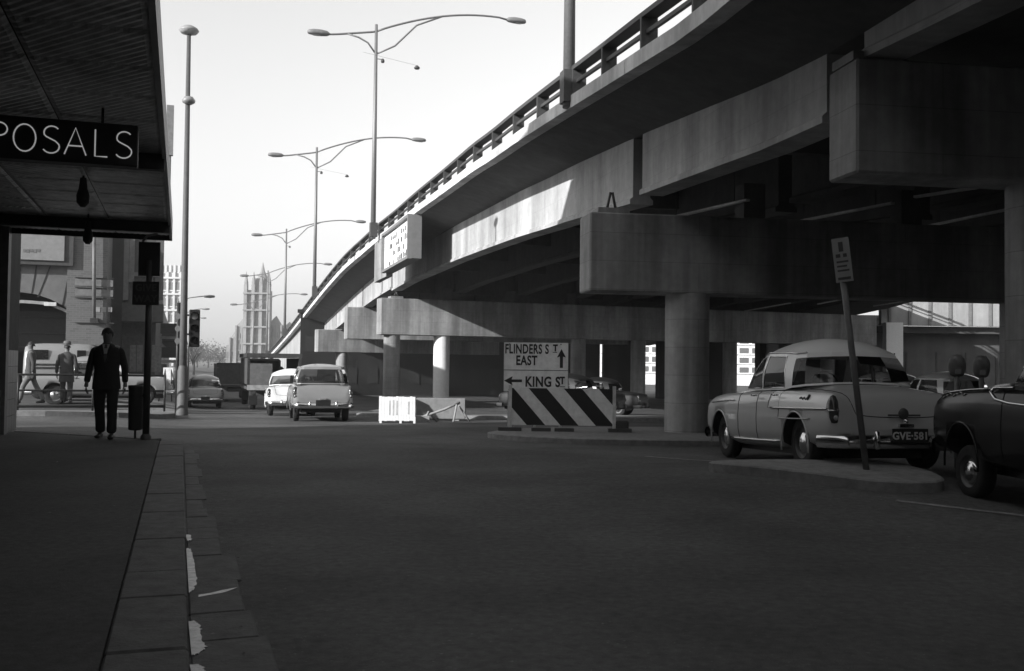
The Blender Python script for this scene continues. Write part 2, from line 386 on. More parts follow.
# fascia kerb in cast lengths
def strip(y0,y1,prof,far=False,n=None):
    n = n or max(2,int(abs(y1-y0)/1.2)+1); R = []
    for k in range(n+1):
        y = lerp(y0,y1,k/n); W_ = Wd(y)
        R.append([EP(y,(W_-o if far else o),dz) for o,dz in prof])
    m_ = MB(); m_.grid(R, closed=True, smooth=False); m_.add(R[0],[tuple(range(len(prof)))[::-1]]); m_.add(R[-1],[tuple(range(len(prof)))]); return m_
FPROF = [(0,-.27),(0,0),(.34,0),(.34,-.20),(.30,-.27)]
fy = [-38,-26,-14,-2,6,13,17.8,22.5,29.8,33.9,39.4,44.5,50.5,56,62,70,78,84.9]+[92,100,108,116,124,132,140,149.5]
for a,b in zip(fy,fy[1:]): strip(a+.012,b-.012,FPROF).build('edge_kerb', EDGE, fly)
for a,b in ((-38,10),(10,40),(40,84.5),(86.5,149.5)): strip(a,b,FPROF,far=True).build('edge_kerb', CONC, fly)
# railing: posts at measured spots then every 2.45 m
RH = .64
posty = [17,19.3,21.4,24.2,26.6,29,31.3,33.8,36.2,38.6,41,43.4,45.7,48,50.4]
y = 14.75
while y > -20: posty.append(y); y -= 2.4
y = 50.4
while y < 146: y += 2.33; posty.append(y)
pm = MB().box((0,0,RH/2-.02),(.30,.07,RH-.03)); pm.box((0,0,.012),(.28,.2,.024))
pme = pm.mesh('rail_post', STEELD)
for y in posty:
    p = EP(y,.17); n_ = enorm(y); inst(pme,'rail_post',fly,p,(0,0,atan2(n_.y,n_.x)))
RT = [(.02,RH-.09),(.02,RH),(.30,RH+.01),(.30,RH-.09)]
RM = [(.10,.27),(.10,.34),(.17,.34),(.17,.27)]
yb = [-38,-14,6,13,21.55,31,40,50,60,72,84.8,100,118,134,148]
for a,b in zip(yb,yb[1:]):
    strip(a+.01,b-.01,RT).build('top_rail', STEELD, fly); strip(a+.01,b-.01,RM).build('middle_rail', STEELD, fly)
for a,b in ((-38,0),(0,40),(40,84.5)):
    strip(a,b,RT,far=True).build('top_rail', STEELD, fly); strip(a,b,RM,far=True).build('middle_rail', STEELD, fly)
for a,b in ((86.5,148),): strip(a,b,RT,far=True).build('top_rail', STEELD, fly)
# girders
PIERY = {'B':13.4,'A':22.0,'C':54.5,'D':62.6,'E':75.6}
def girder(o, y0, y1, depth=1.36, th=.42, mt=CONC2, d0=None):
    n = max(2,int((y1-y0)/1.6)); R = []
    for k in range(n+1):
        y = lerp(y0,y1,k/n); top = -SL+.03; b = -SL-(depth if d0 is None else lerp(d0,depth,k/n))
        R.append([EP(y,o,top),EP(y,o,b+.16),EP(y,o-.07,b+.10),EP(y,o-.07,b),EP(y,o+th+.07,b),EP(y,o+th+.07,b+.10),EP(y,o+th,b+.16),EP(y,o+th,top)])
    m_ = MB(); m_.grid(R, closed=True, smooth=False); m_.add(R[0],[tuple(range(8))[::-1]]); m_.add(R[-1],[tuple(range(8))])
    return m_.build('girder', mt, fly)
spans = [(-36,-12.2),(-11.8,12.95),(13.95,21.7),(22.25,54.4),(54.8,62.4),(62.8,75.4),(75.8,84)]
for o in (1.75,5.4,9.1,12.8,16.5,20.2,23.9):
    for i,(a,b) in enumerate(spans):
        if o > 20.5 and a < 22: 
            if o > 23: continue
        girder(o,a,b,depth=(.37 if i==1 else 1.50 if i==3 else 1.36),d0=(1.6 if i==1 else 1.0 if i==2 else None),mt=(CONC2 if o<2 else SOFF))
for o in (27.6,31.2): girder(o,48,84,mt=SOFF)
# cross diaphragms between the outer girders
for y in (17.5,28,34,40,46,50.5,58.5,69):
    p,q = EP(y,2.25,-SL-.45), EP(y,min(Wd(y)-2,24),-SL-.45); c = (p+q)/2; n_ = enorm(y)
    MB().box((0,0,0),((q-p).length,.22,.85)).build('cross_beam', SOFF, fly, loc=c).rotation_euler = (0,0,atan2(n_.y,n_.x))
# pale strips added under the soffit for lit edges of girder flanges
LB = mat('flange_glint', 0.55, 0.6, var=0.2)
def level_at(px,py,z):
    d = ray(px,py); k = (z-CAMH)/d.z; return Vector((d.x*k,d.y*k,z))
for (a,b,z) in (((665,219),(748,200),5.1),((790,223),(893,203),5.1),((915,197),(980,187),5.1),((928,226),(1010,209),5.1),((745,311),(790,303),4.9),((818,304),(860,296),4.9),((874,306),(926,298),4.9)):
    pa, pb = level_at(*a,z), level_at(*b,z); d = pb-pa
    MB().box((0,0,0),(d.length,.11,.05)).build('flange_light_strip', LB, fly, loc=(pa+pb)/2).rotation_euler = (0,0,atan2(d.y,d.x))
    for f in (.15,.85): q = pa.lerp(pb,f); MB().tube([q,q+Vector((0,0,1.25))],.015,6).build('strip_hanger', STEELD, fly)
# expansion joint cover, drip nozzles on the girder
# abutment wall and ramp walls at the far end
R = []
for k in range(14):
    y = lerp(86,146,k/13); R.append([EP(y,.5,-.29),EP(y,.5,-6.5),EP(y,10.5,-6.5),EP(y,10.5,-.29)])
m_ = MB(); m_.grid(R,closed=True,smooth=False); m_.add(R[0],[(3,2,1,0)]); m_.build('ramp_wall', CONC2, fly); MB().xprism([EP(85.9,.6,-.9),EP(85.9,10.4,-.9),EP(85.9,10.4,-6.5),EP(85.9,.6,-6.5)],Vector((0,0,0)),Vector((0,-.2,0))).build('ramp_end_wall', mat('ramp_end',.02,.95,var=.3,streak=.2,spec=.05), fly)

def pier(name_label, a, b, z0, z1, th, cols, colr, zt=None):
    """cap from plan point a (street-side end, near face) to b, columns at distances along it"""
    a = Vector(a+(0,)); b = Vector(b+(0,)); d = (b-a).normalized(); L_ = (b-a).length; back = Vector((-d.y,d.x,0))
    t = thing('bridge_pier', name_label, 'bridge pier', (a.x,a.y,0), atan2(d.y,d.x), 'piers under the flyover')
    m_ = MB(); 
    m_.box((L_/2,th/2,(z0+z1)/2),(L_,th,z1-z0)); cap = m_.build('pier_cap', CONC, t, bevel=.03)
    for c in cols:
        p = a+d*c+back*th/2; g = gz(p.x,p.y)-.25
        oc=MB().lathe([(colr,g),(colr,g+1),(colr,(g+z0)/2),(colr,z0+.02)],(c,th/2,0),n=36).build('column', WHITE if (c==3.6) else CONC, t)  # one column coloured white in place of sunlight falling on it
        if c==3.6: oc['label']='column coloured white to look sunlit'
    return t,a,d,back
# A
tA,aA,dA,bA = pier('flyover pier with round column beside the striped barrier, nearest full column',(X(590,21.3,3.8),21.3),(15.2,23.6),3.0,4.70,.95,(2.35,10.6),.485)
tB,aB,dB,bB = pier('big dark cap end jutting out at upper right, above the black car',(X(857,13.0,4.7),13.0),(17.5,15.0),3.98,5.50,.80,(3.0,9.8),.5)
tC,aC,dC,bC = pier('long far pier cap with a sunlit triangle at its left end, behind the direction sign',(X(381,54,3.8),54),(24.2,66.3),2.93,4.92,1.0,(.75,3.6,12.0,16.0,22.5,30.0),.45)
tD,aD,dD,bD = pier('short pier behind the station wagon roof, second pier from the ramp foot',(X(347,62,3.8),62),(8,68.5),2.85,4.85,1.0,(3.0,),.45)
tE,aE,dE,bE = pier('farthest low pier nearest the ramp foot, behind the station wagon',(X(318,75,3),75),(-1,81.5),2.15,3.85,1.0,(2.0,),.45)
# bearings, raised plinth on caps
for t,zc,xx,ytop in ((tA,4.70,.55,5.2),(tC,4.92,.9,5.3),(tB,5.50,.35,5.75)):
    MB().box((xx,.4,(zc+.06)),(.7,.6,.12)).build('bearing_plinth', CONC, t)
    m_ = MB(); m_.tube([(xx-.08,.4,zc+.12),(xx,.4,ytop)],.03,6); m_.tube([(xx+.12,.4,zc+.12),(xx+.04,.4,ytop)],.03,6); m_.build('bearing', STEELD, t)
    for c in (3.8,7.6,11.4): MB().box((c,.45,(zc+ytop+.3)/2),(.5,.5,ytop+.3-zc)).build('bearing_plinth', SOFF, t)

# direction board box hung on the outside of the flyover
bx = thing('sign_box','large boxed illuminated signboard hung on the outside of the flyover parapet','signboard')
SGN = mat('signboard_white', 0.72, 0.6, var=0.12, scale=3); SHEET = mat('grey_sheet_metal', 0.17, 0.55, var=0.1, streak=.12)
def sbp(y,o,dz): return EP(y,o,dz)
y0,y1,ym = 41.6,51.0,48.0
def sbox(ya,yb,oa,ob,za,zb): 
    n=4; R=[]
    for k in range(n+1):
        y = lerp(ya,yb,k/n); R.append([EP(y,oa,zb),EP(y,oa,za),EP(y,ob,za),EP(y,ob,zb)])
    m_=MB(); m_.grid(R,closed=True,smooth=False); m_.add(R[0],[(0,1,2,3)][::1]); m_.add(R[-1],[(3,2,1,0)]); return m_
sbox(y0,ym,-.12,.30,-2.15,-.31).build('box_body', SHEET, bx)
sbox(ym+.05,y1,-.02,.28,-2.3,-.31).build('side_panel', CONC, bx)
sbox(y0,ym,-.30,-.121,-2.17,-2.05).build('lower_frame', SHEET, bx)
sbox(y0,ym,-.30,-.121,-.42,-.30).build('upper_frame', SHEET, bx)
sbox(y0,y0+.12,-.30,-.121,-2.048,-.422).build('end_frame', SHEET, bx)
sbox(ym-.12,ym,-.30,-.121,-2.048,-.422).build('end_frame', SHEET, bx)
sbox(y0+.125,ym-.125,-.16,-.1215,-2.046,-.424).build('sign_face', SGN, bx)
for r_ in range(4):
    for k in range(12):
        if random.random()<.25: continue
        ya = y0+.35+k*.4; dz = -1.95+r_*.37; h_=random.uniform(.12,.26); wv=random.uniform(.10,.22)
        sbox(ya,ya+wv,-.185,-.161,dz,dz+h_).build('dark_glyph', STEELD, bx)

# ------------------------------------------------------------------ lamp columns on the flyover
def arm_pts(P0, P1, rise, n=14, sag=0.0):
    out = []
    for k in range(n+1):
        f = k/n; p = P0.lerp(P1,f); p.z = P0.z+(P1.z-P0.z)*(sin(f*pi/2)**.9)+sag*sin(f*pi); out.append(p)
    return out
def flylamp(y, H=10.7, right=6.9, left=2.35, label='', o_=-.34, low=0):
    b = EP(y,o_,-.25-low); n_ = enorm(y); t = thing('street_lamp',label,'street lamp',b,atan2(n_.y,n_.x),'double arm lamps along the flyover')
    MB().tube([(0,0,0),(0,0,H*.5),(0,0,H+.1)],[.135,.11,.075],14).build('lamp_pole', STEELG, t)
    MB().box((0.02,0,.45),(.36,.34,.7)).build('pole_clamp', STEELD, t)
    z = H-.25
    for sx,reach,rise in ((1,right,1.5),(-1,left,-.42)):
        m_ = MB()
        A = Vector((0,0,z)); B = Vector((sx*reach,0,z+rise)); pts = arm_pts(A,B,0,16,.10 if sx>0 else .08)
        pts[-1].z -= .06 if sx>0 else 0
        m_.tube(pts,.052,8)
        k = 8 if sx>0 else 10; q = pts[k]
        m_.tube([Vector((0,0,z-1.15)),Vector((sx*q.x*sx*.28,0,z-.62)),Vector((q.x*.6,0,(z-.62)*.35+q.z*.65)),q],.045,8)
        m_.build('lamp_arm', STEELG, t)
        e = pts[-1]; m_ = MB()
        prof = [(-.02,.08,.07),(.10,.15,.15),(.4,.20,.19),(.75,.20,.18),(1.0,.14,.13),(1.06,.04,.05)]
        R = []
        for x_,wv,h_ in prof: R.append([e+Vector((sx*x_,cos(a)*wv,sin(a)*h_*(1 if sin(a)>0 else .7))) for a in [2*pi*j/12 for j in range(12)]])
        m_.grid(R,closed=True); m_.add(R[0],[tuple(range(12))]); m_.add(R[-1],[tuple(range(12))]); m_.build('lamp_head', mat('lamp_head_grey',.16,.5), t)
        R = [[e+Vector((sx*x_,cos(a)*wv,-.05-sin(a)*h_)) for a in [pi*j/8 for j in range(9)]] for x_,wv,h_ in ((.3,.08,.05),(.5,.13,.10),(.75,.12,.10),(.9,.06,.05))]
        MB().grid(R).build('lamp_lens', mat('lamp_lens',.5,.25), t)
    MB().lathe([(0,-.1),(.08,-.09),(.1,.0),(.05,.1),(0,.1)],(.35,0,z-1.45),n=12).build('spotlight', STEELD, t)
    MB().tube([(0.05,0,z-1.38),(.33,0,z-1.38)],.02,6).build('spotlight_bracket', STEELD, t)
    return t
flylamp(21.6,o_=.0,label='nearest flyover lamp post, its thick pole leaving the top of the picture')
flylamp(49.9,label='tall double arm lamp with the widest arms against the sky, standing above the boxed signboard')
flylamp(71.5,label='second double arm lamp along the flyover, between the tallest lamp and the ramp foot')
flylamp(100,label='third double arm lamp along the flyover, its pole rising where the ramp drops low')
flylamp(125,label='double arm lamp in front of the ornate tower, beside the foot of the ramp')
flylamp(150,H=10.2,label='farthest double arm lamp in front of the ornate tower')
for (px,py,Y) in ((417,67.5,50),(347,176,75)):
    p = at(px,py,Y); t = thing('hanging_lamp', 'tiny dark lamp hung on a wire %s' % ('right of the tallest lamp pole' if Y==50 else 'between the second and tallest lamp poles'),'lamp',p)
    MB().lathe([(0,.1),(.05,.1),(.16,-.02),(.12,-.08),(0,-.09)],n=12).build('lamp_bowl', STEELD, t)
    MB().tube([(0,0,.1),(-2.6,-.8,.5)],.006,4).build('wire', STEELD, t)

# ================================================================== LEFT BLOCK: shop building, awning, hanging sign
def hit(px,py,s0):                       # where the sight line meets the plane s = s0
    d = ray(px,py); n_ = SD; o = Vector((0,0,CAMH)); k = (s0-n_.dot(o))/n_.dot(d); p = o+d*k
    return SN.dot(p), p.z
def stbox(m_, s0,s1,t0,t1,z0,z1, mi=0):
    c = ST((s0+s1)/2,(t0+t1)/2,(z0+z1)/2); return m_.box(c,(abs(t1-t0),abs(s1-s0),abs(z1-z0)),mi,rz=atan2(SN.y,SN.x))
def sb(s0,s1,t0,t1,z0,z1,name,mt,parent,label=None,bevel=0): return stbox(MB(),s0,s1,t0,t1,z0,z1).build(name,mt,parent,label,bevel=bevel)
TIN = mat('pressed_tin', 0.6, 0.42, 0.7, var=0.35, scale=5, bump=0.3, bscale=25, spec=0.5)
DKW = mat('dark_shopfront', 0.022, 0.6, var=0.3)
TILE = mat('glazed_tile', 0.10, 0.3, var=0.2, scale=9, spec=0.5)
REND = mat('dark_render_wall', 0.05, 0.85, var=0.25, scale=3, streak=.2)
DGL = mat('dark_window_glass', 0.015, 0.08, var=0.3, scale=2, spec=0.6)
shop = thing('shop_building','dark shop building with tiled corner pier at the left edge of the picture','building')
sb(-45,20,-3.35,-10.5,-.1,12,'wall',REND,shop)
sb(-45,19.0,-2.95,-3.34,3.75,12,'upper_wall',REND,shop)
sb(18.9,20.02,-2.80,-3.34,1.56,3.72,'corner_pier',REND,shop)
sb(18.62,18.89,-2.79,-3.0,.13,3.72,'door_frame',mat('grey_frame',.16,.5),shop)
tme = stbox(MB(),0,.001,0,.001,0,.001)
for i in range(4):
    for k in range(5):
        a = 18.9+i*.28; z = .13+k*.286
        sb(a+.004,a+.276,-2.80,-2.83+.0*k,z+.004,z+.282,'tile',TILE,shop)
sb(18.9,20.02,-2.832,-3.34,.12,1.555,'tile_backing',BLUEJ,shop)
for i in range(14):
    for k in range(3):
        a = 15+i*.26; z=.13+k*.25
        sb(a+.004,a+.256,-2.85,-2.88,z+.004,z+.246,'tile',TILE,shop)
sb(-45,18.6,-2.885,-3.3,.1,.88,'stall_board',DKW,shop)
for k in range(12): sb(18.5-3*(k+1)+.06,18.5-3*k-.06,-2.95,-2.97,.9,3.4,'shop_window',DGL,shop)
for k in range(13): sb(18.5-3*k-.06,18.5-3*k+.06,-2.90,-3.05,.88,3.72,'window_post',DKW,shop)
# awning
aw = thing('awning','deep dark street awning with pressed tin soffit reaching over the footpath, upper left','awning')
sb(-12,18.9,-.19,-.235,3.58,3.95,'fascia',mat('awning_fascia',.38,.5,var=.15,streak=.1),aw)
sb(18.9,18.98,-.19,-2.95,3.56,3.93,'end_fascia',DKW,aw)
sb(-12,18.9,-.21,-2.95,3.86,3.93,'roof_sheet',DKW,aw)
me_n = 0
def tinpanel(s0,s1,t0,t1):
    nx,ny = 8,10; m_ = MB(); P=[]
    for i in range(nx*2+1):
        row=[]
        for j in range(ny*2+1):
            z = 3.640-(.007 if (i+j)%2==0 else 0)
            if i in(0,nx*2) or j in (0,ny*2): z = 3.650
            row.append(ST(lerp(s0,s1,i/(nx*2)),lerp(t0,t1,j/(ny*2)),z))
        P.append(row)
    m_.grid(P,smooth=False); return m_.build('soffit_panel',TIN,aw)
s_=18.85
while s_>-8:
    for (a,b) in ((-.24,-1.12),(-1.13,-2.03),(-2.04,-2.94)): tinpanel(s_-.895,s_,a,b)
    s_-=.9
for s_ in (17.0,11.4,5.8,.2): sb(s_-.06,s_+.06,-.21,-2.94,3.46,3.632,'cross_beam',DKW,aw)
# neon sign
def tubeletters(parent, strokes, ox, oz, h, r, mt, yoff=-.03):
    for ch,pts in strokes:
        o = MB()
        for line in pts: o.tube([(ox[ch]+p[0]*h*1.03, yoff, oz+p[1]*h) for p in line], r, 6)
        o.build('neon_letter', mt, parent)
def arc(cx_,cz,rx,rz,a0,a1,n=12): return [(cx_+rx*cos(radians(lerp(a0,a1,k/n))),cz+rz*sin(radians(lerp(a0,a1,k/n)))) for k in range(n+1)]
Sst = arc(.30,.75,.26,.25,40,200,9)+[(.12,.60),(.42,.45)]+arc(.27,.25,.28,.25,20,-150,9)
sg = ST(9.5,-.40); signz0,signz1 = 3.13,3.50
hs = thing('hanging_sign','black hanging sign reading POSALS in thin neon tube letters under the awning','sign',(sg.x,sg.y,0),atan2(SN.y,SN.x))
MB().box((-1.2,.0,(signz0+signz1)/2),(2.4,.12,signz1-signz0)).build('sign_body',BLACK,hs,bevel=.01)
NEON = mat('neon_tube_glass',.8,.3,var=.05); NEON.node_tree.nodes['Principled BSDF'].inputs['Emission Color'].default_value=(1,1,1,1)
NEON.node_tree.nodes['Principled BSDF'].inputs['Emission Strength'].default_value=.16
lh=.235; oz=(signz0+signz1)/2-lh/2
strokes = [('S2',[Sst]),('L',[[(0,1),(0,0),(.42,0)]]),('A',[[(0,0),(.36,1),(.72,0)],[(.12,.33),(.6,.33)]]),('S1',[Sst]),('O',[arc(.36,.5,.36,.5,0,360,22)]),('P',[[(0,0),(0,1)],[(0,1)]+arc(.22,.76,.26,.24,90,-90,10)+[(0,.52)]])]
ox={'S2':-.185,'L':-.352,'A':-.598,'S1':-.772,'O':-1.0,'P':-1.165}
tubeletters(hs,strokes,ox,oz,lh,.0065,NEON,-.068)
for x_ in (-.3,-1.5): MB().tube([(x_,0,signz1),(x_,0,3.65)],.012,6).build('hanger',STEELD,hs)
for (px,Y,z0,lab) in ((83,12.0,3.25,'nearer dark pendant lamp hanging under the awning behind the neon sign'),(88,15.2,3.17,'farther dark pendant lamp hanging near the end of the awning')):
    x_=X(px,Y,3.4); t = thing('pendant_lamp',lab,'lamp',(x_,Y,0),0,'pendant lamps under the awning')
    MB().tube([(0,0,3.63),(0,0,z0+.3)],.014,6).build('stem',STEELD,t)
    MB().lathe([(0,z0+.36),(.035,z0+.35),(.05,z0+.22),(.075,z0+.14),(.07,z0+.05),(.03,z0),(0,z0)],n=16).build('lamp_shade',STEELD,t)

# ================================================================== street furniture near left corner
px_ = X(147,16.2,1); gp = thing('signal_post','dark street corner post carrying the back of a traffic signal and a GIVE WAY plate','signal post',(px_,16.2,.13),radians(3))
MB().tube([(0,0,0),(0,0,2.9)],.055,16).build('post',mat('dark_post',.03,.5),gp)
MB().lathe([(.085,0),(.085,.05),(.06,.09)],n=16).build('post_base',STEELD,gp)
m_=MB(); m_.box((0,-.02,2.92),(.34,.03,.55)); m_.build('backplate',BLACK,gp)
MB().box((0,.08,2.92),(.2,.18,.5)).build('signal_housing',BLACK,gp,bevel=.02)
MB().tube([(-.12,0,3.2),(-.05,0,3.3),(.12,0,3.34)],.02,6).build('signal_bracket',STEELG,gp)
pl_=MB().box((-.03,-.07,2.36),(.42,.012,.38)).build('sign_plate',mat('dim_sign_plate',.02,.6),gp)
TXD = mat('dim_lettering',.055,.6)
text_part('GIVE',.16,pl_,(-.03,-.08,2.40),(pi/2,0,0),TXD,.95,.004,align='CENTER'); text_part('WAY',.16,pl_,(-.03,-.08,2.22),(pi/2,0,0),TXD,.95,.004,align='CENTER')
x_=X(134.5,16.3,.6); bn=thing('litter_bin','dark litter bin on a thin leg beside the corner post','bin',(x_,16.35,.13))
m_=MB(); m_.lathe([(.0,.14),(.095,.14),(.11,.16),(.118,.80),(.125,.83),(.125,.87),(.11,.87),(.10,.80),(.0,.78)],n=20); m_.build('bin_body',mat('bin_paint',.02,.5),bn)
MB().tube([(0,0,0),(0,0,.15)],.02,8).build('bin_leg',STEELD,bn); MB().tube([(.1,0,.7),(.22,-.12,.7)],.015,6).build('bin_bracket',STEELD,bn)

Yp=28.3; xb=X(182.3,Yp,.2); t=thing('street_light_pole','tall slim lamp column with bowl lantern on the far kerb corner by the traffic signal','street lamp',(xb,Yp,gz(xb,Yp)+.1))
Hp=at(189,32,Yp).z-gz(xb,Yp)-.1; lean=at(189,32,Yp).x-xb
PG=mat('weathered_pole_paint',.10,.6,var=.15,scale=8,streak=.15,spec=.3)
MB().tube([(0,0,0),(lean*.3,0,Hp*.3),(lean,0,Hp)],[.115,.095,.055],16).build('pole',PG,t)
MB().lathe([(.17,0),(.17,.12),(.15,.2),(.15,1.25),(.11,1.4)],n=20).build('pole_base',PG,t)
MB().lathe([(0,.13),(.12,.12),(.24,.05),(.28,-.01),(.27,-.03)],(lean,0,Hp+.05),n=24).build('lantern_hood',mat('lantern_metal',.25,.4),t)
MB().lathe([(.27,-.03),(.22,-.09),(.1,-.12),(0,-.13)],(lean,0,Hp+.05),n=24).build('lantern_bowl',mat('lamp_lens',.5,.25),t)
zz=at(190,101,Yp).z-gz(xb,Yp)-.1
MB().lathe([(0,.12),(.12,.10),(.19,.0),(.17,-.06),(.07,-.12),(0,-.12)],(lean*.75+.04,-.05,zz),n=20).build('lower_lantern',mat('lantern_metal',.25,.4),t)
# traffic signal on its own post by the lamp column
SIG=mat('signal_black',.015,.5)
x_=X(176.5,28.6,1.5); sp=thing('traffic_signal','black three lamp traffic signal with hoods, on a post just behind the tall lamp column','traffic light',(x_,28.7,gz(x_,28.7)+.1),radians(19))
MB().tube([(0,0,0),(0,0,3.2)],.05,12).build('post',SIG,sp)
MB().box((.10,.02,2.45),(.26,.22,1.0)).build('side_head',SIG,sp,bevel=.02)
for zc in (2.1,2.45,2.8): MB().tube([(.06,-.08,zc),(-.02,-.2,zc)],.09,12).build('side_hood',SIG,sp)
hx=.44; hd=MB().box((hx,0,2.47),(.30,.22,1.08)).build('signal_head',SIG,sp,bevel=.02)
MB().box((hx/2,0,2.3),(hx,.05,.05)).build('signal_arm',SIG,sp); MB().box((hx/2,0,2.85),(hx,.05,.05)).build('signal_arm',SIG,sp)
for i,zc in enumerate((2.82,2.47,2.12)):
    MB().lathe([(0,-.005),(.09,-.0),(.10,.02)],(hx,-.12,zc),axis='Y',n=20).build('signal_lens',mat('signal_lens_pale',.8,.25) if i==0 else mat('signal_lens_dark',.04,.2),hd)
    R=[[Vector((hx+cos(a)*.115,-.11-d,zc+sin(a)*.115)) for a in [radians(-30+240*j/14) for j in range(15)]] for d in (0,.1,.2)]
    m2=MB(); m2.grid(R); m2.build('lens_hood',SIG,hd)
# pipe fence along the far kerb
fe=thing('pipe_fence','low dark pipe railing along the far kerb behind the man in the suit','fence')
FP=mat('fence_paint',.03,.5)
fs=29.2; ta=-9.5; tb=hit(165,375,fs)[0]
for z in (.98,.56,.14): 
    MB().tube([ST(fs,ta,z+.02),ST(fs,tb,z)],.028 if z!=.14 else .04,8).build('fence_rail',FP,fe)
k=tb
while k>ta: p=ST(fs,k,0); MB().tube([p,p+Vector((0,0,1.0))],.03,8).build('fence_post',FP,fe); k-=1.83
# ================================================================== far left buildings
GRW=mat('grey_stone_wall',.13,.85,var=.15,scale=3,streak=.12)
BRK=brickmat('brown_brick',.085,.13)
a1=thing('arched_building','grey stone building with wide dark arched opening and billboard, behind the two pedestrians','building')
S1=44.0
def fbox(px0,py0,px1,py1,s,dep,name,mt,parent,bevel=0):
    t0,z1=hit(px0,py0,s); t1,z0=hit(px1,py1,s); return sb(s,s+dep,t0,t1,z0,z1,name,mt,parent,bevel=bevel)
# wall with arch: built as polygon strips around the opening
tL,zt=hit(-40,225,S1); tR,_=hit(73,225,S1); to1,za=hit(72,312,S1); zt=6.9
ach=[(hit(px,py,S1)) for px,py in ((-40,312),(-20,300),(0,294),(20,292),(35,294),(50,299),(62,305),(72,313))]
zg=gz(*ST(S1,-4)[:2])-.3
m_=MB()
for (t0,z0),(t1,z1) in zip(ach,ach[1:]): m_.xprism([ST(S1,t0,z0),ST(S1,t1,z1),ST(S1,t1,zt),ST(S1,t0,zt)],Vector((0,0,0)),SD*.5)
m_.build('arch_wall',GRW,a1)
sb(S1,S1+.5,ach[-1][0],hit(75,0,S1)[0],zg,zt,'arch_pier',GRW,a1)
sb(S1,S1+8,tL-14,tL,zg,zt,'side_wall',GRW,a1); sb(S1+7,S1+8,tL,tR,zg,zt,'back_wall',DKW,a1); sb(S1+.5,S1+8,tL,tR,zt-.3,zt-.003,'roof',DKW,a1)
# voussoir stones
for (pa,pb,pc,pd) in (((50,265),(37,298),(38.2,298),(51.5,265)),((70,265),(62,305),(63.5,305.5),(72,265)),((36,265),(31,294),(32.2,294),(37.3,265)),((20,265),(18,293),(19,293),(21.2,265))):
    q=[hit(*p,S1-.02) for p in (pa,pb,pc,pd)]; MB().xprism([ST(S1-.015,t_,z_) for t_,z_ in q],Vector((0,0,0)),SD*.012).build('stone_joint',BLACK,a1)
q=hit(20,301,S1); m_=MB(); m_.xprism([ST(S1-.1,*hit(px,py,S1)) for px,py in ((-20,306),(22,300),(48,302),(70,311),(70,314),(48,305),(22,303),(-20,309))],Vector((0,0,0)),SD*.2); m_.build('arch_band',mat('pale_band',.26,.6),a1)
for (py0,py1) in ((316,318),(332,334),(346,348)): fbox(-10,py0,71,py1,S1+1.2,.08,'gate_rail',mat('gate_paint',.05,.6),a1)
fbox(-10,310,71,352,S1+1.3,.06,'roller_gate',mat('gate_dark',.022,.7),a1)
fbox(44,302,56,306,S1-.3,.25,'arch_lamp',mat('pale_lamp',.55,.4),a1)
bb=thing('billboard','pale billboard in a dark frame high on the grey stone building','billboard')
fbox(-40,225,73,266,S1-.35,.3,'billboard_frame',mat('board_frame',.045,.6),bb); fbox(-30,228,64,261,S1-.42,.05,'billboard_face',mat('board_face',.20,.6,var=.12),bb)
for k in range(5): fbox(23+k*3.6,249,25.6+k*3.6,252+(k%2)*.7,S1-.432,.01,'faded_word',mat('faded_ink',.13,.7),bb)
b1=thing('brick_building','brown brick shop front with string courses and a drainpipe, behind the dark suited man','building')
tB0=hit(74,0,S1)[0]; tB1=hit(114,0,S1)[0]
sb(S1-.2,S1+9,tB0+.02,tB1,zg,7.0,'brick_wall',BRK,b1)
for py in (277,287,297,322): fbox(75,py,114,py+1.6,S1-.28,.078,'string_course',mat('dark_course',.05,.7),b1)
for py0,py1 in ((278.8,286.8),(288.8,296.8)): fbox(75,py0,113,py1,S1-.225,.023,'painted_panel',mat('panel_grey',.14,.7),b1)
p0=hit(94,225,S1-.4); p1=hit(94,321,S1-.4); MB().tube([ST(S1-.4,p0[0],7),ST(S1-.4,p1[0],p1[1])],.07,8).build('drainpipe',mat('pipe_grey',.12,.5),b1)
fbox(90,318,98,323,S1-.5,.3,'hopper',DKW,b1)
fbox(83,345,96,354,S1-.26,.05,'shop_vent',DKW,b1)
for k in range(3): fbox(96+k*6,307,100+k*6,312,S1-.215,.014,'faded_word',mat('faded_pale',.28,.7),b1)
S2=47.0
b2=thing('dark_shop','narrow dark shop with vertical pilasters and a verandah, right of the brick shop front','building')
t0=hit(113,0,S2)[0]; t1=hit(163,0,S2)[0]
sb(S2,S2+16,t0+.01-.3,t1,-1.2,7.2,'shop_wall',mat('sooty_wall',.07,.85,var=.3,streak=.2),b2)
fbox(113,225,121,372,S2-.35,.34,'pilaster',DKW,b2); fbox(124,225,128,300,S2-.2,.19,'pilaster',mat('mid_strip',.15,.7),b2)
fbox(130,225,134,282,S2-.2,.19,'pilaster',mat('mid_strip',.15,.7),b2); fbox(122,303,163,322,S2-1.4,1.38,'verandah_fascia',mat('verandah',.05,.7),b2)
fbox(133,272,160,277,S2-.15,.14,'ledge',mat('mid_strip',.15,.7),b2)
for k,(a,b) in enumerate(((130,135.5),(137,142),(152,161))): fbox(a,345,b,372,S2-.06,.055,'shop_window',mat('curtained_glass',.13,.4,var=.4,scale=9),b2)
fbox(156,240,163,300,S2-.1,.09,'corner_strip',mat('corner_strip',.09,.7),b2)
bs=thing('blade_sign','narrow tall grey blade sign seen past the edge of the awning','sign')
t_,z1=hit(170.5,105,52); _,z0=hit(170.5,155,52); sb(52,52.3,t_-.17,t_+.17,z0,z1,'blade_panel',mat('blade_grey',.16,.6),bs)
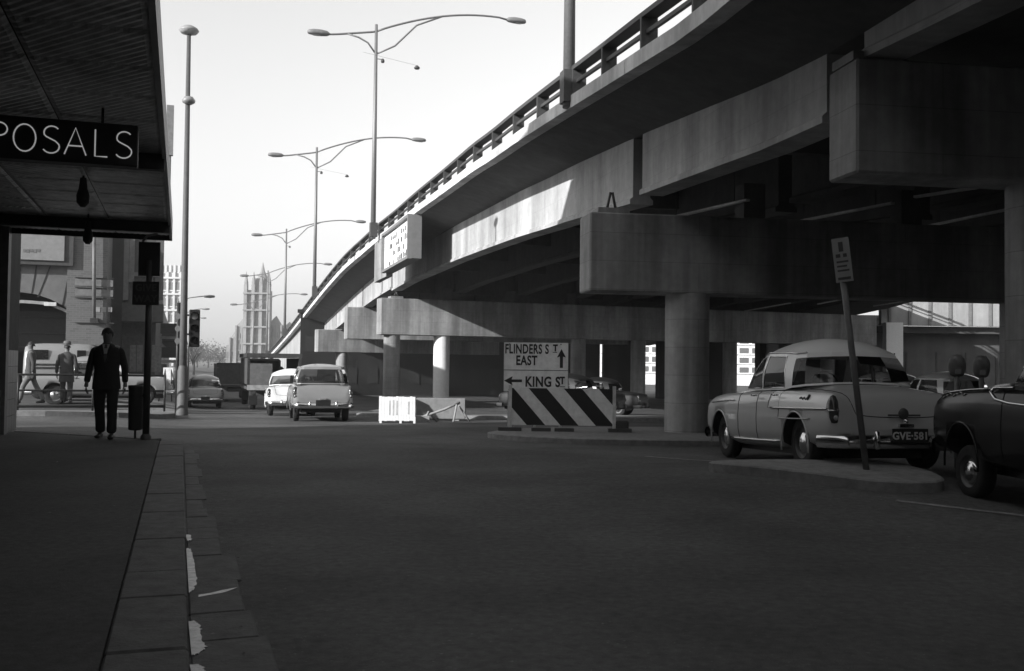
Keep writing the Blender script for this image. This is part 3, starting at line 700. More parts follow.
_,z0b=hit(171,236,52); MB().tube([ST(52.15,t_+.0,z0b),ST(52.15,t_,z0)],.09,8).build('blade_mast',mat('blade_grey',.16,.6),bs)
sb(52.1,52.2,t_-2.2,t_-.17,z0+.9,z0+1.0,'blade_arm',STEELD,bs)
S3=64.0
b3=thing('verandah_shops','row of low shops with dark verandah beside the tall lamp column','building')
t1=hit(166,0,S3)[0]
sb(S3,S3+60,t1-9,t1,-2,5.2,'wall',mat('row_wall',.13,.8,var=.3),b3)
for k in range(8):
    sb(S3+1+k*7,S3+6+k*7,t1,t1+1.35,2.6,3.5,'verandah',mat('verandah_dark',.04,.7),b3)
    sb(S3+1.5+k*7,S3+5.5+k*7,t1+.02,t1+.06,-.9,2.0,'shop_window',mat('curtained_glass',.13,.4,var=.4,scale=9),b3)
for (x0,y0,x1,y1,v,nm) in ((151,323,183,334,.035,'awning_front'),(151,336,182,339,.45,'awning_edge'),(151,347,182,358,.03,'shop_sign'),(151,360,181,363,.30,'shop_transom'),(150,364,166,398,.10,'shop_window')):
    fbox(x0,y0,x1,y1,58.0 if nm=='awning_front' else 59,.5,nm,mat('tone%d'%int(v*100),v,.7,var=.3,scale=4),b3)
# small trestle board by the fence end
x_=X(168,34,.5); an=thing('pavement_board','small trestle board with a pale placard beside the tall lamp column','sign',(x_,34,0))
MB().box((0,0,.95),(.34,.03,.42)).build('placard',mat('placard',.5,.6),an)
for sx in (-1,1):
    for sy in (-1,1): MB().tube([(sx*.1,0,1.1),(sx*.22,sy*.25,.02)],.02,6).build('leg',STEELD,an)

# ================================================================== distant buildings
LST=mat('pale_stone',.50,.85,var=.12,scale=.3); WND=mat('far_window',.14,.3); MST=mat('grey_gothic_stone',.25,.85,var=.2,scale=.25,streak=.15)
def facade(b, px0, px1, pyt, Y, depth, cols, rows, ww, wh, mt, z0=-1.4, first=1.5, wm=WND, rowh=None):
    xa,xb=X(px0,Y,3),X(px1,Y,3); zt=at((px0+px1)/2,pyt,Y).z
    MB().box(((xa+xb)/2,Y+depth/2,(z0+zt)/2),(xb-xa,depth,zt-z0)).build('wall',mt,b)
    rh=rowh or (zt-z0-first)/rows; cw=(xb-xa)/cols; pane=MB().box((0,0,0),(ww,.16,wh)).mesh('window',wm); fr=MB().box((0,.02,-wh/2-.12),(ww+.5,.3,.2)).mesh('sill',mt)
    for r_ in range(rows):
        for c in range(cols):
            wo_=inst(pane,'window',b,(xa+(c+.5)*cw,Y-.05,zt-1.0-(r_+.5)*rh)); inst(fr,'sill',wo_,(0,0,0))
    return xa,xb,zt
tb_=thing('tall_ornate_block','tall pale office block with battlemented top, seen between the dark shop and the lamp column','building')
xa,xb,zt=facade(tb_,140,180,272,170,2.5,6,6,.9,1.3,LST,first=2,rowh=2.75)
for k in range(9): MB().box((lerp(xa,xb,(k+.5)/9),170.3,zt+.6),((xb-xa)/22,1,1.2)).build('battlement',LST,tb_)
for k in range(7):
    MB().box(((xa+xb)/2,169.8,zt-1.0-k*2.75),(xb-xa+.6,.7,.3)).build('cornice',LST,tb_)
for k in range(7): MB().box((lerp(xa,xb,k/6),169.85,zt-8),(.35,.5,16)).build('pilaster',LST,tb_)
gb=thing('gothic_tower_building','long grey gothic building with buttressed tower and pinnacled crown at the end of the street','building')
Yg=232
facade(gb,247,267,290,Yg,4,4,9,.4,1.25,MST,rowh=1.95)
xa,xb=X(245,Yg,3),X(268,Yg,3); zt=at(256,290,Yg).z
for f in (0,.333,.667,1):
    x_=lerp(xa,xb,f); MB().box((x_,Yg-.2,zt/2-1+1),(.75,1.2,zt+2.5)).build('buttress',MST,gb)
    MB().lathe([(.5,0),(.5,.6),(0,3.2)],(x_,Yg-.2,zt+1.2),n=6,smooth=False).build('pinnacle',MST,gb)
MB().box(((xa+xb)/2,Yg+2,zt+1.2),((xb-xa)*.55,3,3.2)).build('crown_stage',MST,gb)
MB().lathe([(1.5,0),(1.4,1),(.5,3.0),(0,5.2)],((xa+xb)/2+.6,Yg+2,at(256,283,Yg).z),n=8,smooth=False).build('spire',MST,gb)
for k in range(4): MB().box(((xa+xb)/2,Yg-.5,zt-3.9*k-.8),(xb-xa+.9,1.2,.35)).build('string_course',MST,gb)
def gable_block(px0,px1,pyt,Y,dep,cols,b,rows=3):
    xa,xb,zt=facade(b,px0,px1,pyt,Y,dep,cols,rows,.45,1.3,MST,rowh=2.6)
    for k in range(cols+1): MB().box((lerp(xa,xb,k/cols),Y-.2,zt/2-.7),(.35,.6,zt+1.6)).build('buttress',MST,b)
    MB().xprism([Vector((xa,Y,zt)),Vector((xb,Y,zt)),Vector(((xa+xb)/2,Y+dep/2,zt+2.2))],Vector((0,0,0)),Vector((0,.6,0))).build('gable',MST,b)
gable_block(236,248,326,Yg+1.5,3,2,gb); gable_block(230,239,338,Yg+2.5,3,2,gb); gable_block(267,281,325,Yg+1.5,3,2,gb); gable_block(279,296,331,Yg+1.8,3,3,gb)
x0=X(240,Yg,3)
g2=thing('distant_grey_terrace','low grey terrace stepping down at the end of the street, left of the gothic tower','building')
facade(g2,226,236,345,250,10,3,2,.9,1.6,MST,rowh=3)

# trees at the end of the street
LEAF=mat('leaf_dark',.09,.9,var=.5,scale=1.2); LEAF2=mat('leaf_mid',.12,.9,var=.5,scale=1.2); BARK=mat('bark',.06,.9)
def tree(x,y,h,rw,label,n=750,leaf=True,zb=None):
    zb=gz(x,y) if zb is None else zb; t=thing('tree',label,'tree',(x,y,zb),0,'trees at the end of the street')
    m_=MB(); m_.tube([(0,0,-.2),(.1,0,h*.3),(0,.1,h*.55)],[.28,.2,.14],8)
    tips=[]
    for k in range(9):
        a=k*2.4; e=Vector((cos(a)*rw*.6,sin(a)*rw*.6,h*random.uniform(.6,.95))); b_=Vector((0,0,h*random.uniform(.3,.5)))
        m_.tube([b_,b_.lerp(e,.5)+Vector((0,0,.2)),e],[.11,.07,.02],5); tips.append(e)
        for j in range(3 if not leaf else 1):
            e2=e+Vector((random.uniform(-1,1),random.uniform(-1,1),random.uniform(.2,1.4))); m_.tube([b_.lerp(e,.7),e2],[.04,.012],4)
    m_.build('trunk',BARK,t)
    if not leaf: return t
    cl=[Vector((random.gauss(0,rw*.42),random.gauss(0,rw*.42),h*random.uniform(.45,.92))) for _ in range(11)]
    c=MB()
    for k in range(n):
        q=random.choice(cl); p=q+Vector((random.gauss(0,1),random.gauss(0,1),random.gauss(0,.75)))*rw*.24
        s_=random.uniform(.16,.34); a=Vector((random.gauss(0,1),random.gauss(0,1),random.gauss(0,1))).normalized(); b_=a.cross(Vector((.3,.5,.8))).normalized()
        c.add([p+a*s_,p+b_*s_*.6,p-a*s_,p-b_*s_*.6],[(0,1,2,3)],k%2)
    o=c.build('crown',[LEAF,LEAF2],t); return t
tl=['leftmost round tree of the far row, beside the lamp column','tree of the far row straight above the pale parked sedan','tallest broad tree in the middle of the far row','tree of the far row just left of the grey terrace','rightmost low tree of the far row, below the terrace','small tree in front of the far row, above the dark tipper truck']
for (px,Y,h,rw),l in zip(((186,250,6.3,3.6),(197,262,6.8,4.0),(208,280,7.4,4.6),(219,275,6.9,4.2),(231,262,6.3,3.8),(240,255,5.2,3.4)),tl): tree(X(px,Y,0),Y,h,rw,l)
tree(X(193,150,0),150,6.2,1.9,'thin bare branched tree sticking up right of the lamp column',leaf=False)
# far hills/treeline to close the horizon
hm=MB(); R=[]
for k in range(90):
    a=lerp(-55,60,k/89); x_=a*10; z=2.6+1.3*math.sin(k*.9)+.9*math.sin(k*2.3)+.5*random.random(); R.append([Vector((x_,560,-2)),Vector((x_,562,z*.7)),Vector((x_,575,z))])
tag(hm.grid(R).build('hills',mat('far_foliage',.08,.95,var=.3,scale=.05)),kind='structure')
# street lamps down the left side
def armlamp(px,py,Y,reach,lab,side=1):
    p=at(px,py,Y); b=Vector((p.x-side*reach,Y,gz(p.x,Y))); H=p.z-b.z
    t=thing('street_lamp',lab,'street lamp',b,0,'single arm street lamps down the street')
    MB().tube([(0,0,0),(0,0,H-.3)],[.11,.07],10).build('lamp_pole',STEELG,t)
    MB().tube([(0,0,H-.5),(side*reach*.3,0,H-.1),(side*(reach-.6),0,H+.02)],.035,6).build('lamp_arm',STEELG,t)
    MB().lathe([(0,-.42),(.08,-.34),(.10,0),(.07,.28),(0,.32)],(side*(reach-.25),0,H),axis='X',n=10).build('lamp_head',mat('lamp_head_grey',.16,.5),t)
armlamp(214,296.5,62,2.2,'single arm street lamp nearest of those beyond the traffic signal')
armlamp(209,309,92,2.2,'middle single arm street lamp beyond the traffic signal')
armlamp(206,318,120,2.0,'farthest tiny single arm street lamp beyond the traffic signal')

# ================================================================== dark buildings and bright gaps under the flyover
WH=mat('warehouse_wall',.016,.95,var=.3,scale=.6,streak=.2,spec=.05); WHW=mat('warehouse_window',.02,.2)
def ware(px0,px1,Y,zt,lab,mt=WH,cols=6,rows=2,z0=-2,wv=None):
    b=thing('warehouse',lab,'building'); xa,xb=X(px0,Y,2),X(px1,Y,2)
    MB().box(((xa+xb)/2,Y+1,(zt+z0)/2),(xb-xa,2,zt-z0)).build('wall',mt,b)
    pm_=MB().box((0,0,0),((xb-xa)/cols*.5,.15,1.3)).mesh('window',wv or WHW)
    for c in range(cols):
        for r_ in range(rows): inst(pm_,'window',b,(lerp(xa,xb,(c+.5)/cols),Y-.03,1.2+r_*2.6-.9))
    MB().box(((xa+xb)/2,Y+.9,zt+.15),(xb-xa+.4,2.4,.3)).build('parapet',mt,b)
    return b
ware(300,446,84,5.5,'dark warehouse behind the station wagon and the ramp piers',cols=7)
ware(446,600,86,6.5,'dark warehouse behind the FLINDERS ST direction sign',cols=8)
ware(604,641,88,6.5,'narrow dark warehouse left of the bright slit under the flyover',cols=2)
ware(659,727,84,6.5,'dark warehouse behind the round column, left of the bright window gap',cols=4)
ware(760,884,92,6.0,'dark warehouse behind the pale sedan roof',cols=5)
ofc=thing('white_office','sunlit white office block seen through the gap left of the pale sedan','building')
facade(ofc,600,800,300,150,12,16,7,1.3,.8,mat('white_render',.75,.8,var=.06),rowh=1.45,first=1)
# railway viaduct at right
vd=thing('railway_viaduct','sunlit plate girder viaduct over a grey concrete wall, seen at right beyond the parking meters','viaduct')
VG=mat('viaduct_girder',.32,.7,var=.15,scale=.8,streak=.2); VW=mat('viaduct_wall',.09,.9,var=.25,scale=.7,streak=.25)
Yv=80; xa,xb=X(880,Yv,6),X(1060,Yv,6); z1=at(940,303,Yv).z+1; z0=at(940,326,Yv).z; dzz=(at(985,324,Yv).z-at(890,327,Yv).z)
MB().box(((xa+xb)/2,Yv,(z0+z1)/2),(xb-xa,.6,z1-z0)).build('girder_plate',VG,vd)
for k in range(9):
    x_=lerp(xa,xb,(k+.4)/9); MB().box((x_,Yv-.36,(z0+z1)/2),(.22,.12,z1-z0-.02)).build('stiffener',mat('stiffener',.16,.7),vd)
MB().box(((xa+xb)/2,Yv+2.2,(z0-2)/2),(xb-xa,.6,z0+2)).build('abutment_wall',VW,vd)
MB().box(((xa+xb)/2,Yv+1.2,z0-.3),(xb-xa,1.6,.55)).build('bearing_shelf',mat('shelf_dark',.06,.9),vd)
MB().box((X(890,Yv,3),Yv-.6,(at(890,323,Yv).z-2)/2),(X(898.5,Yv,3)-X(882,Yv,3),.8,at(890,323,Yv).z+2)).build('end_pillar',mat('white_render',.75,.8,var=.06),vd)
for k in range(5):
    MB().box((lerp(xa,xb,.2+.17*k),Yv+1.86,1.0),(.12,.1,3.6)).build('wall_rib',mat('shelf_dark',.06,.9),vd)

# ================================================================== barriers and signs in the road
SY=22.3; SX=X(535.5,SY,.5); g=gz(SX,SY)+.115
SPL=mat('sign_white_paint',.78,.55,var=.14,scale=7,blotch=.12,streak=.12); SBK=mat('sign_black',.012,.5)
sg_=thing('direction_sign','white road sign with black arrows reading FLINDERS ST EAST and KING ST','road sign',(SX,SY,g),radians(-2))
zt_,zb_=at(535,342,SY).z-g,at(535,392,SY).z-g; wS=65*SY/1000; zm=lerp(zt_,zb_,.565)
for sx in (-.41*wS,-.01*wS,.38*wS): MB().box((sx,.05,zb_/2+.1),(.06,.05,zb_+.15)).build('sign_leg',mat('leg_paint',.45,.6),sg_)
MB().box((0,0,(zt_+zb_)/2),(wS,.03,zt_-zb_)).build('sign_panel',SPL,sg_)
for bx_ in (-.41,-.01,.38):
    for bz_ in (zt_-.05,zb_+.05): MB().lathe([(0,-.006),(.012,-.004),(.014,.003)],(bx_*wS,-.017,bz_),axis='Y',n=8).build('bolt',STEELD,sg_)
MB().box((0,-.018,zm),(wS-.02,.004,.012)).build('divider_line',SBK,sg_)
for (c,d) in (((0,-.018,zt_-.006),(wS,.004,.012)),((0,-.018,zb_+.006),(wS,.004,.012)),((-wS/2+.006,-.018,(zt_+zb_)/2),(.012,.004,zt_-zb_-.024)),((wS/2-.006,-.018,(zt_+zb_)/2),(.012,.004,zt_-zb_-.024))): MB().box(c,d).build('border_line',mat('border_grey',.15,.5),sg_)
HH=zt_-zb_
R90=(pi/2,0,0)
text_part('FLINDERS S',.29,sg_,(-wS*.48,-.019,zt_-.255),R90,SBK,.625,.008); text_part('T',.20,sg_,(wS*.262,-.019,zt_-.195),R90,SBK,.8,.010)
MB().box((wS*.29,-.0185,zt_-.225),(.10,.004,.014)).build('underline',SBK,sg_)
text_part('EAST',.29,sg_,(-wS*.31,-.019,zt_-.51),R90,SBK,.70,.009)
text_part('KING S',.31,sg_,(-wS*.165,-.019,zb_+.125),R90,SBK,.75,.010); text_part('T',.22,sg_,(wS*.37,-.019,zb_+.19),R90,SBK,.8,.010)
MB().box((wS*.41,-.0185,zb_+.125),(.12,.004,.014)).build('underline',SBK,sg_)
def arrow(cxx,cz,L_,ang,w_=.055,hw=.105,hl=.19):
    pts=[(-L_/2,-w_/2),(L_/2-hl,-w_/2),(L_/2-hl-.02,-hw),(L_/2,0),(L_/2-hl-.02,hw),(L_/2-hl,w_/2),(-L_/2,w_/2)]; pts=[(x*cos(ang)-z*sin(ang)+cxx,x*sin(ang)+z*cos(ang)+cz) for x,z in pts]
    MB().xprism([Vector((x,-.020,z)) for x,z in pts],Vector((0,0,0)),Vector((0,.004,0))).build('arrow',SBK,sg_)
arrow(wS*.39,zt_-.36,.42,pi/2,.07,.10,.17); arrow(-wS*.35,zb_+.245,.40,pi,.06,.10,.17)
BX=X(561.5,21.9,0); t=thing('striped_barrier','long low barrier board with diagonal black and white stripes on the traffic island','barrier',(BX,21.75,gz(BX,21.75)+.115),radians(-2))
bw2=103*.0219/2; bz0=.13; bz1=bz0+.80
MB().box((0,.012,(bz0+bz1)/2),(2*bw2-.06,.024,bz1-bz0)).build('board',SPL,t)
hgt=bz1-bz0
def clipstripe(x0,x1,k):     # stripe leaning right going down
    poly=[(x0,bz1),(x1,bz1),(x1+k,bz0),(x0+k,bz0)]; out=[]
    def clip(P,side,lim):
        o=[]
        for a,b in zip(P,P[1:]+P[:1]):
            ia=(a[0]-lim)*side<=0; ib=(b[0]-lim)*side<=0
            if ia: o.append(a)
            if ia!=ib:
                f=(lim-a[0])/(b[0]-a[0]); o.append((lim,lerp(a[1],b[1],f)))
        return o
    return clip(clip(poly,1,bw2-.03),-1,-bw2+.03)
sc_=2*bw2/103
for a,b in ((-15.5,3),(18,36),(53,71),(87.5,106)):
    q=clipstripe(-bw2+a*sc_, -bw2+b*sc_, 32*sc_)
    if len(q)>2: MB().xprism([Vector((x,-.003,z)) for x,z in q],Vector((0,0,0)),Vector((0,.003,0))).build('black_stripe',SBK,t)
for sx in (-bw2,bw2):
    MB().box((sx,0,.5),(.07,.08,.98)).build('end_post',mat('leg_paint2',.55,.6),t)
    MB().box((sx+(.12 if sx>0 else 0),0,.04),(.5,.3,.08)).build('foot',STEELD,t)
for sx in (-.45,.05): MB().box((sx,-.02,.04),(.42,.24,.07)).build('foot',STEELD,t)
sbg=thing('sandbag','dark weight block behind the right foot of the striped barrier','weight',(BX+bw2+.18,21.85,gz(BX+bw2,21.8)+.115)); MB().box((0,0,.13),(.28,.26,.24)).build('block',STEELD,sbg,bevel=.03)
sbg['label']='dark weight block against the right post of the striped barrier'
# white picket barricade
Yw=27.5; xw=X(397,Yw,0); t=thing('white_barricade','sunlit white slatted barricade standing on the road right of the station wagon','barricade',(xw,Yw,gz(xw,Yw)),radians(4))
wl=36*Yw/1000; n=13
for k in range(n):
    f=(k+.5)/n; MB().box(((f-.5)*wl,0,.40+random.uniform(-.01,.01)),(wl/n-.003,.02,.66),rz=random.uniform(-.02,.02)).build('slat',WHITE,t)
for z in (.2,.6): MB().box((0,.025,z),(wl,.03,.07)).build('rail',WHITE,t)
for sx in (-.45,.1,.48): MB().box((sx*wl,.02,.08),(.06,.06,.2)).build('foot',WHITE,t)
MB().box((-wl/2+.01,.32,.36),(.02,.6,.62)).build('end_panel',WHITE,t)
for (a,dz) in ((-.2,.1),(-.1,.12),(.0,.1),(.32,.05)): MB().box((a*wl,-.0115,.42),(.045,.002,.3+dz),rz=0).build('faded_mark',mat('faded_mark',.42,.6),t)
Yk=30.3; xk=X(441,Yk,0); t=thing('grey_planter_box','low grey block wall standing right of the white barricade','barricade',(xk,Yk,gz(xk,Yk)),radians(2))
MB().box((.0,0,.36),(49*Yk/1000,.5,.62)).build('block',mat('block_grey',.20,.8,var=.2),t,bevel=.02)
for sx in (-.45,.45): MB().box((sx,0,.03),(.2,.4,.06)).build('foot',CONC,t)
Yk=28.9; xk=X(441,Yk,0); t=thing('trestle','knocked about pale timber trestle in front of the low grey block wall','trestle',(xk,Yk,gz(xk,Yk)),radians(8))
MB().tube([(-.75,0,.10),(-.6,0,.12),(.1,.0,.36),(.55,.1,.56)],.04,6).build('top_rail',mat('trestle_wood',.30,.7),t)
for a,b in (((-.35,0,.3),(-.5,-.1,0)),((.45,0,.5),(.35,-.15,0)),((.5,.1,.5),(.85,.1,0)),((-.3,.1,.2),(-.1,.2,0))): MB().tube([a,b],.03,6).build('leg',mat('trestle_wood',.30,.7),t)
MB().box((-.6,-.1,.09),(.5,.3,.18)).build('broken_panel',mat('trestle_wood',.30,.7),t)

# leaning parking sign on near island
b_=at(867,471,11.35); b_.z=gz(b_.x,11.35)+.11; tp=at(838.5,241,11.35)
t=thing('leaning_sign','small parking restriction plate on a leaning pole in front of the pale sedan','sign',(b_.x,b_.y,b_.z)); d=Vector((tp.x-b_.x,0,tp.z-b_.z)); Ld=d.length; an_=atan2(d.x,d.z)
MB().tube([(0,0,-.05),(d.x*.97,0,d.z*.97)],.036,10).build('pole',mat('pole_grey',.13,.6,var=.2),t)
RM_=Matrix.Rotation(an_,3,'Y')@Matrix.Rotation(radians(-28),3,'Z')
pc=Vector((d.x*.915,-.05,d.z*.915))
pl_=MB().box((0,0,0),(.19,.012,.50)).build('sign_plate',mat('plate_grey',.22,.5,var=.1),t,loc=pc); pl_.rotation_euler=RM_.to_euler()
for (mx_,mz_,mw_,mh_) in ((0,.15,.05,.11),(-.04,.05,.05,.04),(.035,.05,.04,.04),(0,-.02,.13,.022),(-.01,-.07,.11,.02),(0,-.12,.13,.02)):
    MB().box((mx_,-.0075,mz_),(mw_,.003,mh_)).build('faded_mark', mat('plate_ink',.04,.6), pl_)
MB().box((0,-.007,-.21),(.14,.003,.03)).build('plate_arrow',mat('plate_ink',.04,.6),pl_)
# parking meters
for px,lab in ((957,'left of two grey parking meters behind the black car bonnet'),(981.5,'right of two grey parking meters, nearest the dark column')):
    Y=13.6; x_=X(px,Y,1.3); t=thing('parking_meter',lab,'parking meter',(x_,Y,gz(x_,Y)+.02),radians(-10),'parking meters'); t.scale=(.88,.88,1.04)
    MT=mat('meter_grey',.14,.45)
    MB().tube([(0,0,0),(0,0,1.24)],.04,10).build('post',MT,t)
    R=[]; 
    prof=[(0,.05),(.07,.06),(.10,.09),(.125,.2),(.13,.32),(.115,.42),(.07,.50),(.0,.525)]
    m_=MB(); RR=[[Vector((cos(a)*r_,sin(a)*r_*.55,1.17+z*.62)) for a in [2*pi*j/20 for j in range(20)]] for r_,z in [(max(r_,.002),z) for r_,z in prof]]
    m_.grid(RR,closed=True); hd=m_.build('meter_head',MT,t)
    MB().lathe([(0,0),(.075,0),(.085,.015)],(0,-.072,1.40),axis='Y',n=20).build('dial_window',mat('dial_glass',.2,.1),hd)
    MB().box((0,-.068,1.27),(.08,.02,.06)).build('coin_plate',mat('coin_plate',.25,.4,.6),hd)

# ================================================================== CARS
def carpaint(name, v, rough=.35, coat=.5):
    return mat(name, v, rough, var=.05, scale=3, spec=.5, coat=coat)
HB = [ # y, w, zs(fender top), zc(centre line), zb, ws
 (-2.26,.60,.56,.54,.44),(-2.23,.74,.74,.60,.42),(-2.17,.80,.875,.76,.40),(-2.08,.82,.905,.88,.38),(-1.95,.835,.92,.94,.35),(-1.7,.845,.93,.985,.33),(-1.3,.85,.94,1.02,.31),
 (-.9,.85,.95,1.02,.30),(0,.85,.955,.97,.29),(.75,.85,.95,1.0,.29),(1.1,.85,.945,1.0,.30),(1.5,.845,.925,.975,.32),(1.85,.83,.89,.91,.36),(2.05,.79,.83,.82,.40),(2.15,.70,.72,.70,.42),(2.20,.55,.58,.57,.44)]
def prof_at(tab,y):
    w_,zs,zc,zb = table(tab,y); h=zs-zb
    return [(0,zb),(.80*w_,zb),(.965*w_,zb+.07),(.995*w_,zb+.30*h),(w_,zb+.55*h),(.985*w_,zb+.80*h),(.955*w_,zs-.045),(.90*w_,zs-.006),(.84*w_,zs-.004),(.74*w_,lerp(zs-.015,zc,.30)),(.45*w_,lerp(zs,zc,.85)),(.22*w_,zc-.002),(0,zc)]
def Sb(tab,y,v,side=1,off=0.0):
    p=prof_at(tab,y); i=min(int(v),len(p)-2); f=v-i; x=lerp(p[i][0],p[i+1][0],f); z=lerp(p[i][1],p[i+1][1],f)
    if off:
        a=Vector((p[i+1][0]-p[i][0],p[i+1][1]-p[i][1])); n_=Vector((a.y,-a.x)).normalized(); x+=n_.x*off; z+=n_.y*off
    return Vector((side*x,y,z))
def patch(tab,y0,y1,v0,v1,side,off,ny=8,nv=8,yw=None):
    R=[]
    for i in range(ny+1):
        f=i/ny; row=[]
        for j in range(nv+1):
            v=lerp(v0,v1,j/nv); y=lerp(y0(v) if callable(y0) else y0, y1(v) if callable(y1) else y1, f); row.append(Sb(tab,y,v,side,off))
        R.append(row)
    return R
def wheel(root, x, y, r, side, hub=CHROME, wd=.16):
    m_=MB(); s=side
    m_.lathe([(r*.60,-wd/2*s),(r*.80,-wd/2*s*1.02),(r*.95,-wd/2*s*.9),(r,-wd/2*s*.6),(r,wd/2*s*.6),(r*.95,wd/2*s*.9),(r*.80,wd/2*s*1.02),(r*.60,wd/2*s)],(0,0,0),axis='X',n=36)
    o=m_.build('wheel',RUB,root,loc=(x,y,r))
    MB().lathe([(r*.62,wd/2*s*.95),(r*.60,wd/2*s*.6),(r*.50,wd/2*s*.5),(r*.42,wd/2*s*.62),(0,wd/2*s*.62)],axis='X',n=32).build('rim',mat('rim_paint',.10,.4),o)
    MB().lathe([(r*.42,wd/2*s*.64),(r*.38,wd/2*s*.86),(r*.30,wd/2*s*.88),(r*.25,wd/2*s*.98),(r*.10,wd/2*s*1.12),(0,wd/2*s*1.14)],axis='X',n=32).build('hubcap',hub,o)
    return o
SED = dict(cols=[ # belt (x,y,z), roof(x,y,z), panel type that FOLLOWS
   ((0,.84,1.00),(0,.40,1.415),'w'),((.36,.81,.995),(.33,.37,1.415),'w'),((.63,.68,.985),(.54,.27,1.405),'p'),((.70,.60,.975),(.60,.17,1.395),'d'),
   ((.735,-.02,.965),(.645,-.08,1.415),'p'),((.738,-.08,.965),(.647,-.14,1.415),'d'),((.74,-.80,.965),(.64,-.66,1.395),'p'),((.728,-.97,.985),(.605,-.86,1.375),'r'),
   ((.65,-1.17,1.00),(.54,-1.00,1.38),'r'),((.36,-1.29,1.02),(.28,-1.10,1.390),'r'),((0,-1.31,1.03),(0,-1.12,1.395),'r')],crown=1.585,cy=-.34)
WAG = dict(cols=[((0,.84,1.00),(0,.36,1.42),'w'),((.36,.81,.995),(.30,.34,1.42),'w'),((.63,.68,.985),(.50,.25,1.41),'p'),((.70,.60,.975),(.56,.16,1.40),'d'),
   ((.735,-.02,.965),(.61,-.08,1.41),'p'),((.738,-.08,.965),(.612,-.14,1.41),'d'),((.74,-.86,.965),(.615,-.84,1.41),'p'),((.74,-.94,.965),(.615,-.90,1.41),'d'),
   ((.725,-1.84,.965),(.60,-1.72,1.40),'p'),((.70,-2.0,.955),(.57,-1.84,1.39),'r'),((.60,-2.09,.955),(.50,-1.89,1.395),'r'),((0,-2.13,.955),(0,-1.92,1.40),'r')],crown=1.50,cy=-.8)
def greenhouse(root,G,roofm,pillm,parts=True):
    cols=[(Vector(b),Vector(t),k) for b,t,k in G['cols']]
    full=[(b,t,k) for b,t,k in cols]
    # mirrored side: panel type between mirrored i+1 -> i
    def P(b,t,v):
        p=b.lerp(t,v); out=Vector((p.x,p.y-G['cy'],0)); 
        if out.length>0: p=p+out.normalized()*.035*sin(v*pi)
        return p
    kinds={}
    for side in (1,-1):
        for i in range(len(cols)-1):
            b0,t0,k=cols[i]; b1,t1,_=cols[i+1]; mx=lambda p:Vector((p.x*side,p.y,p.z))
            def pt(f,v): return mx(P(b0.lerp(b1,f),t0.lerp(t1,f),v))
            if k=='p':
                m_=kinds.setdefault('pillar',MB()); m_.grid([[pt(f,v/8) for f in (0,.5,1)] for v in range(9)])
            else:
                TOPV={'d':.90,'r':.86,'w':.90}[k]
                m_=kinds.setdefault('pillar',MB())
                for a,b in ((0,.06),(TOPV,1)): m_.grid([[pt(f/4,lerp(a,b,j)) for f in range(5)] for j in (0,1)])
                nm={'w':'windscreen','d':'side_window%d'%i,'r':'rear_window'}[k]+('' if k in 'wr' else str(side))
                g=kinds.setdefault(nm,MB()); g.grid([[pt(f/4,lerp(.06,TOPV,j/6)) for f in range(5)] for j in range(7)])
                if k=='d':
                    fr=kinds.setdefault('frame%d%d'%(i,side),MB()); loop=[pt(0,.06),pt(.5,.06),pt(1,.06),pt(1,.5),pt(1,TOPV),pt(.5,TOPV),pt(0,TOPV),pt(0,.5),pt(0,.06)]
                    fr.tube(loop,.009,5)
    kinds['pillar'].build('pillars',pillm,root)
    for nm in [n_ for n_ in kinds if n_.startswith('frame')]: kinds[nm].build('window_trim',CHROME,root)
    for nm,m_ in kinds.items():
        if nm=='pillar' or nm.startswith('frame'): continue
        n2='side_window' if nm.startswith('side') else nm
        m_.build(n2,GLASS,root)
    ring=[t for b,t,k in cols]+[Vector((-t.x,t.y,t.z)) for b,t,k in cols[-2:0:-1]]
    n=len(ring); dense=[]
    for i in range(n):
        a,b=ring[i],ring[(i+1)%n]
        for f in (0,.5): dense.append(a.lerp(b,f))
    R=[]; c=Vector((0,G['cy'],0))
    for s in (1.0,.985,.955,.91,.84,.74,.6,.4,.18,.01):
        row=[]
        for k_,p in enumerate(dense):
            q=c+(Vector((p.x,p.y,0))-c)*s
            z=p.z+(G['crown']-p.z)*(1-s**2.1)
            row.append(Vector((q.x,q.y,z)))
        R.append(row)
    MB().grid(R,closed=True).build('roof',roofm,root)
    # gutters
    gt_=MB(); 
    for side in (1,-1): MB().tube([Vector((side*(t.x+.006),t.y,t.z+.004)) for b,t,k in cols[2:-2]],.010,5).build('rain_gutter',CHROME,root)
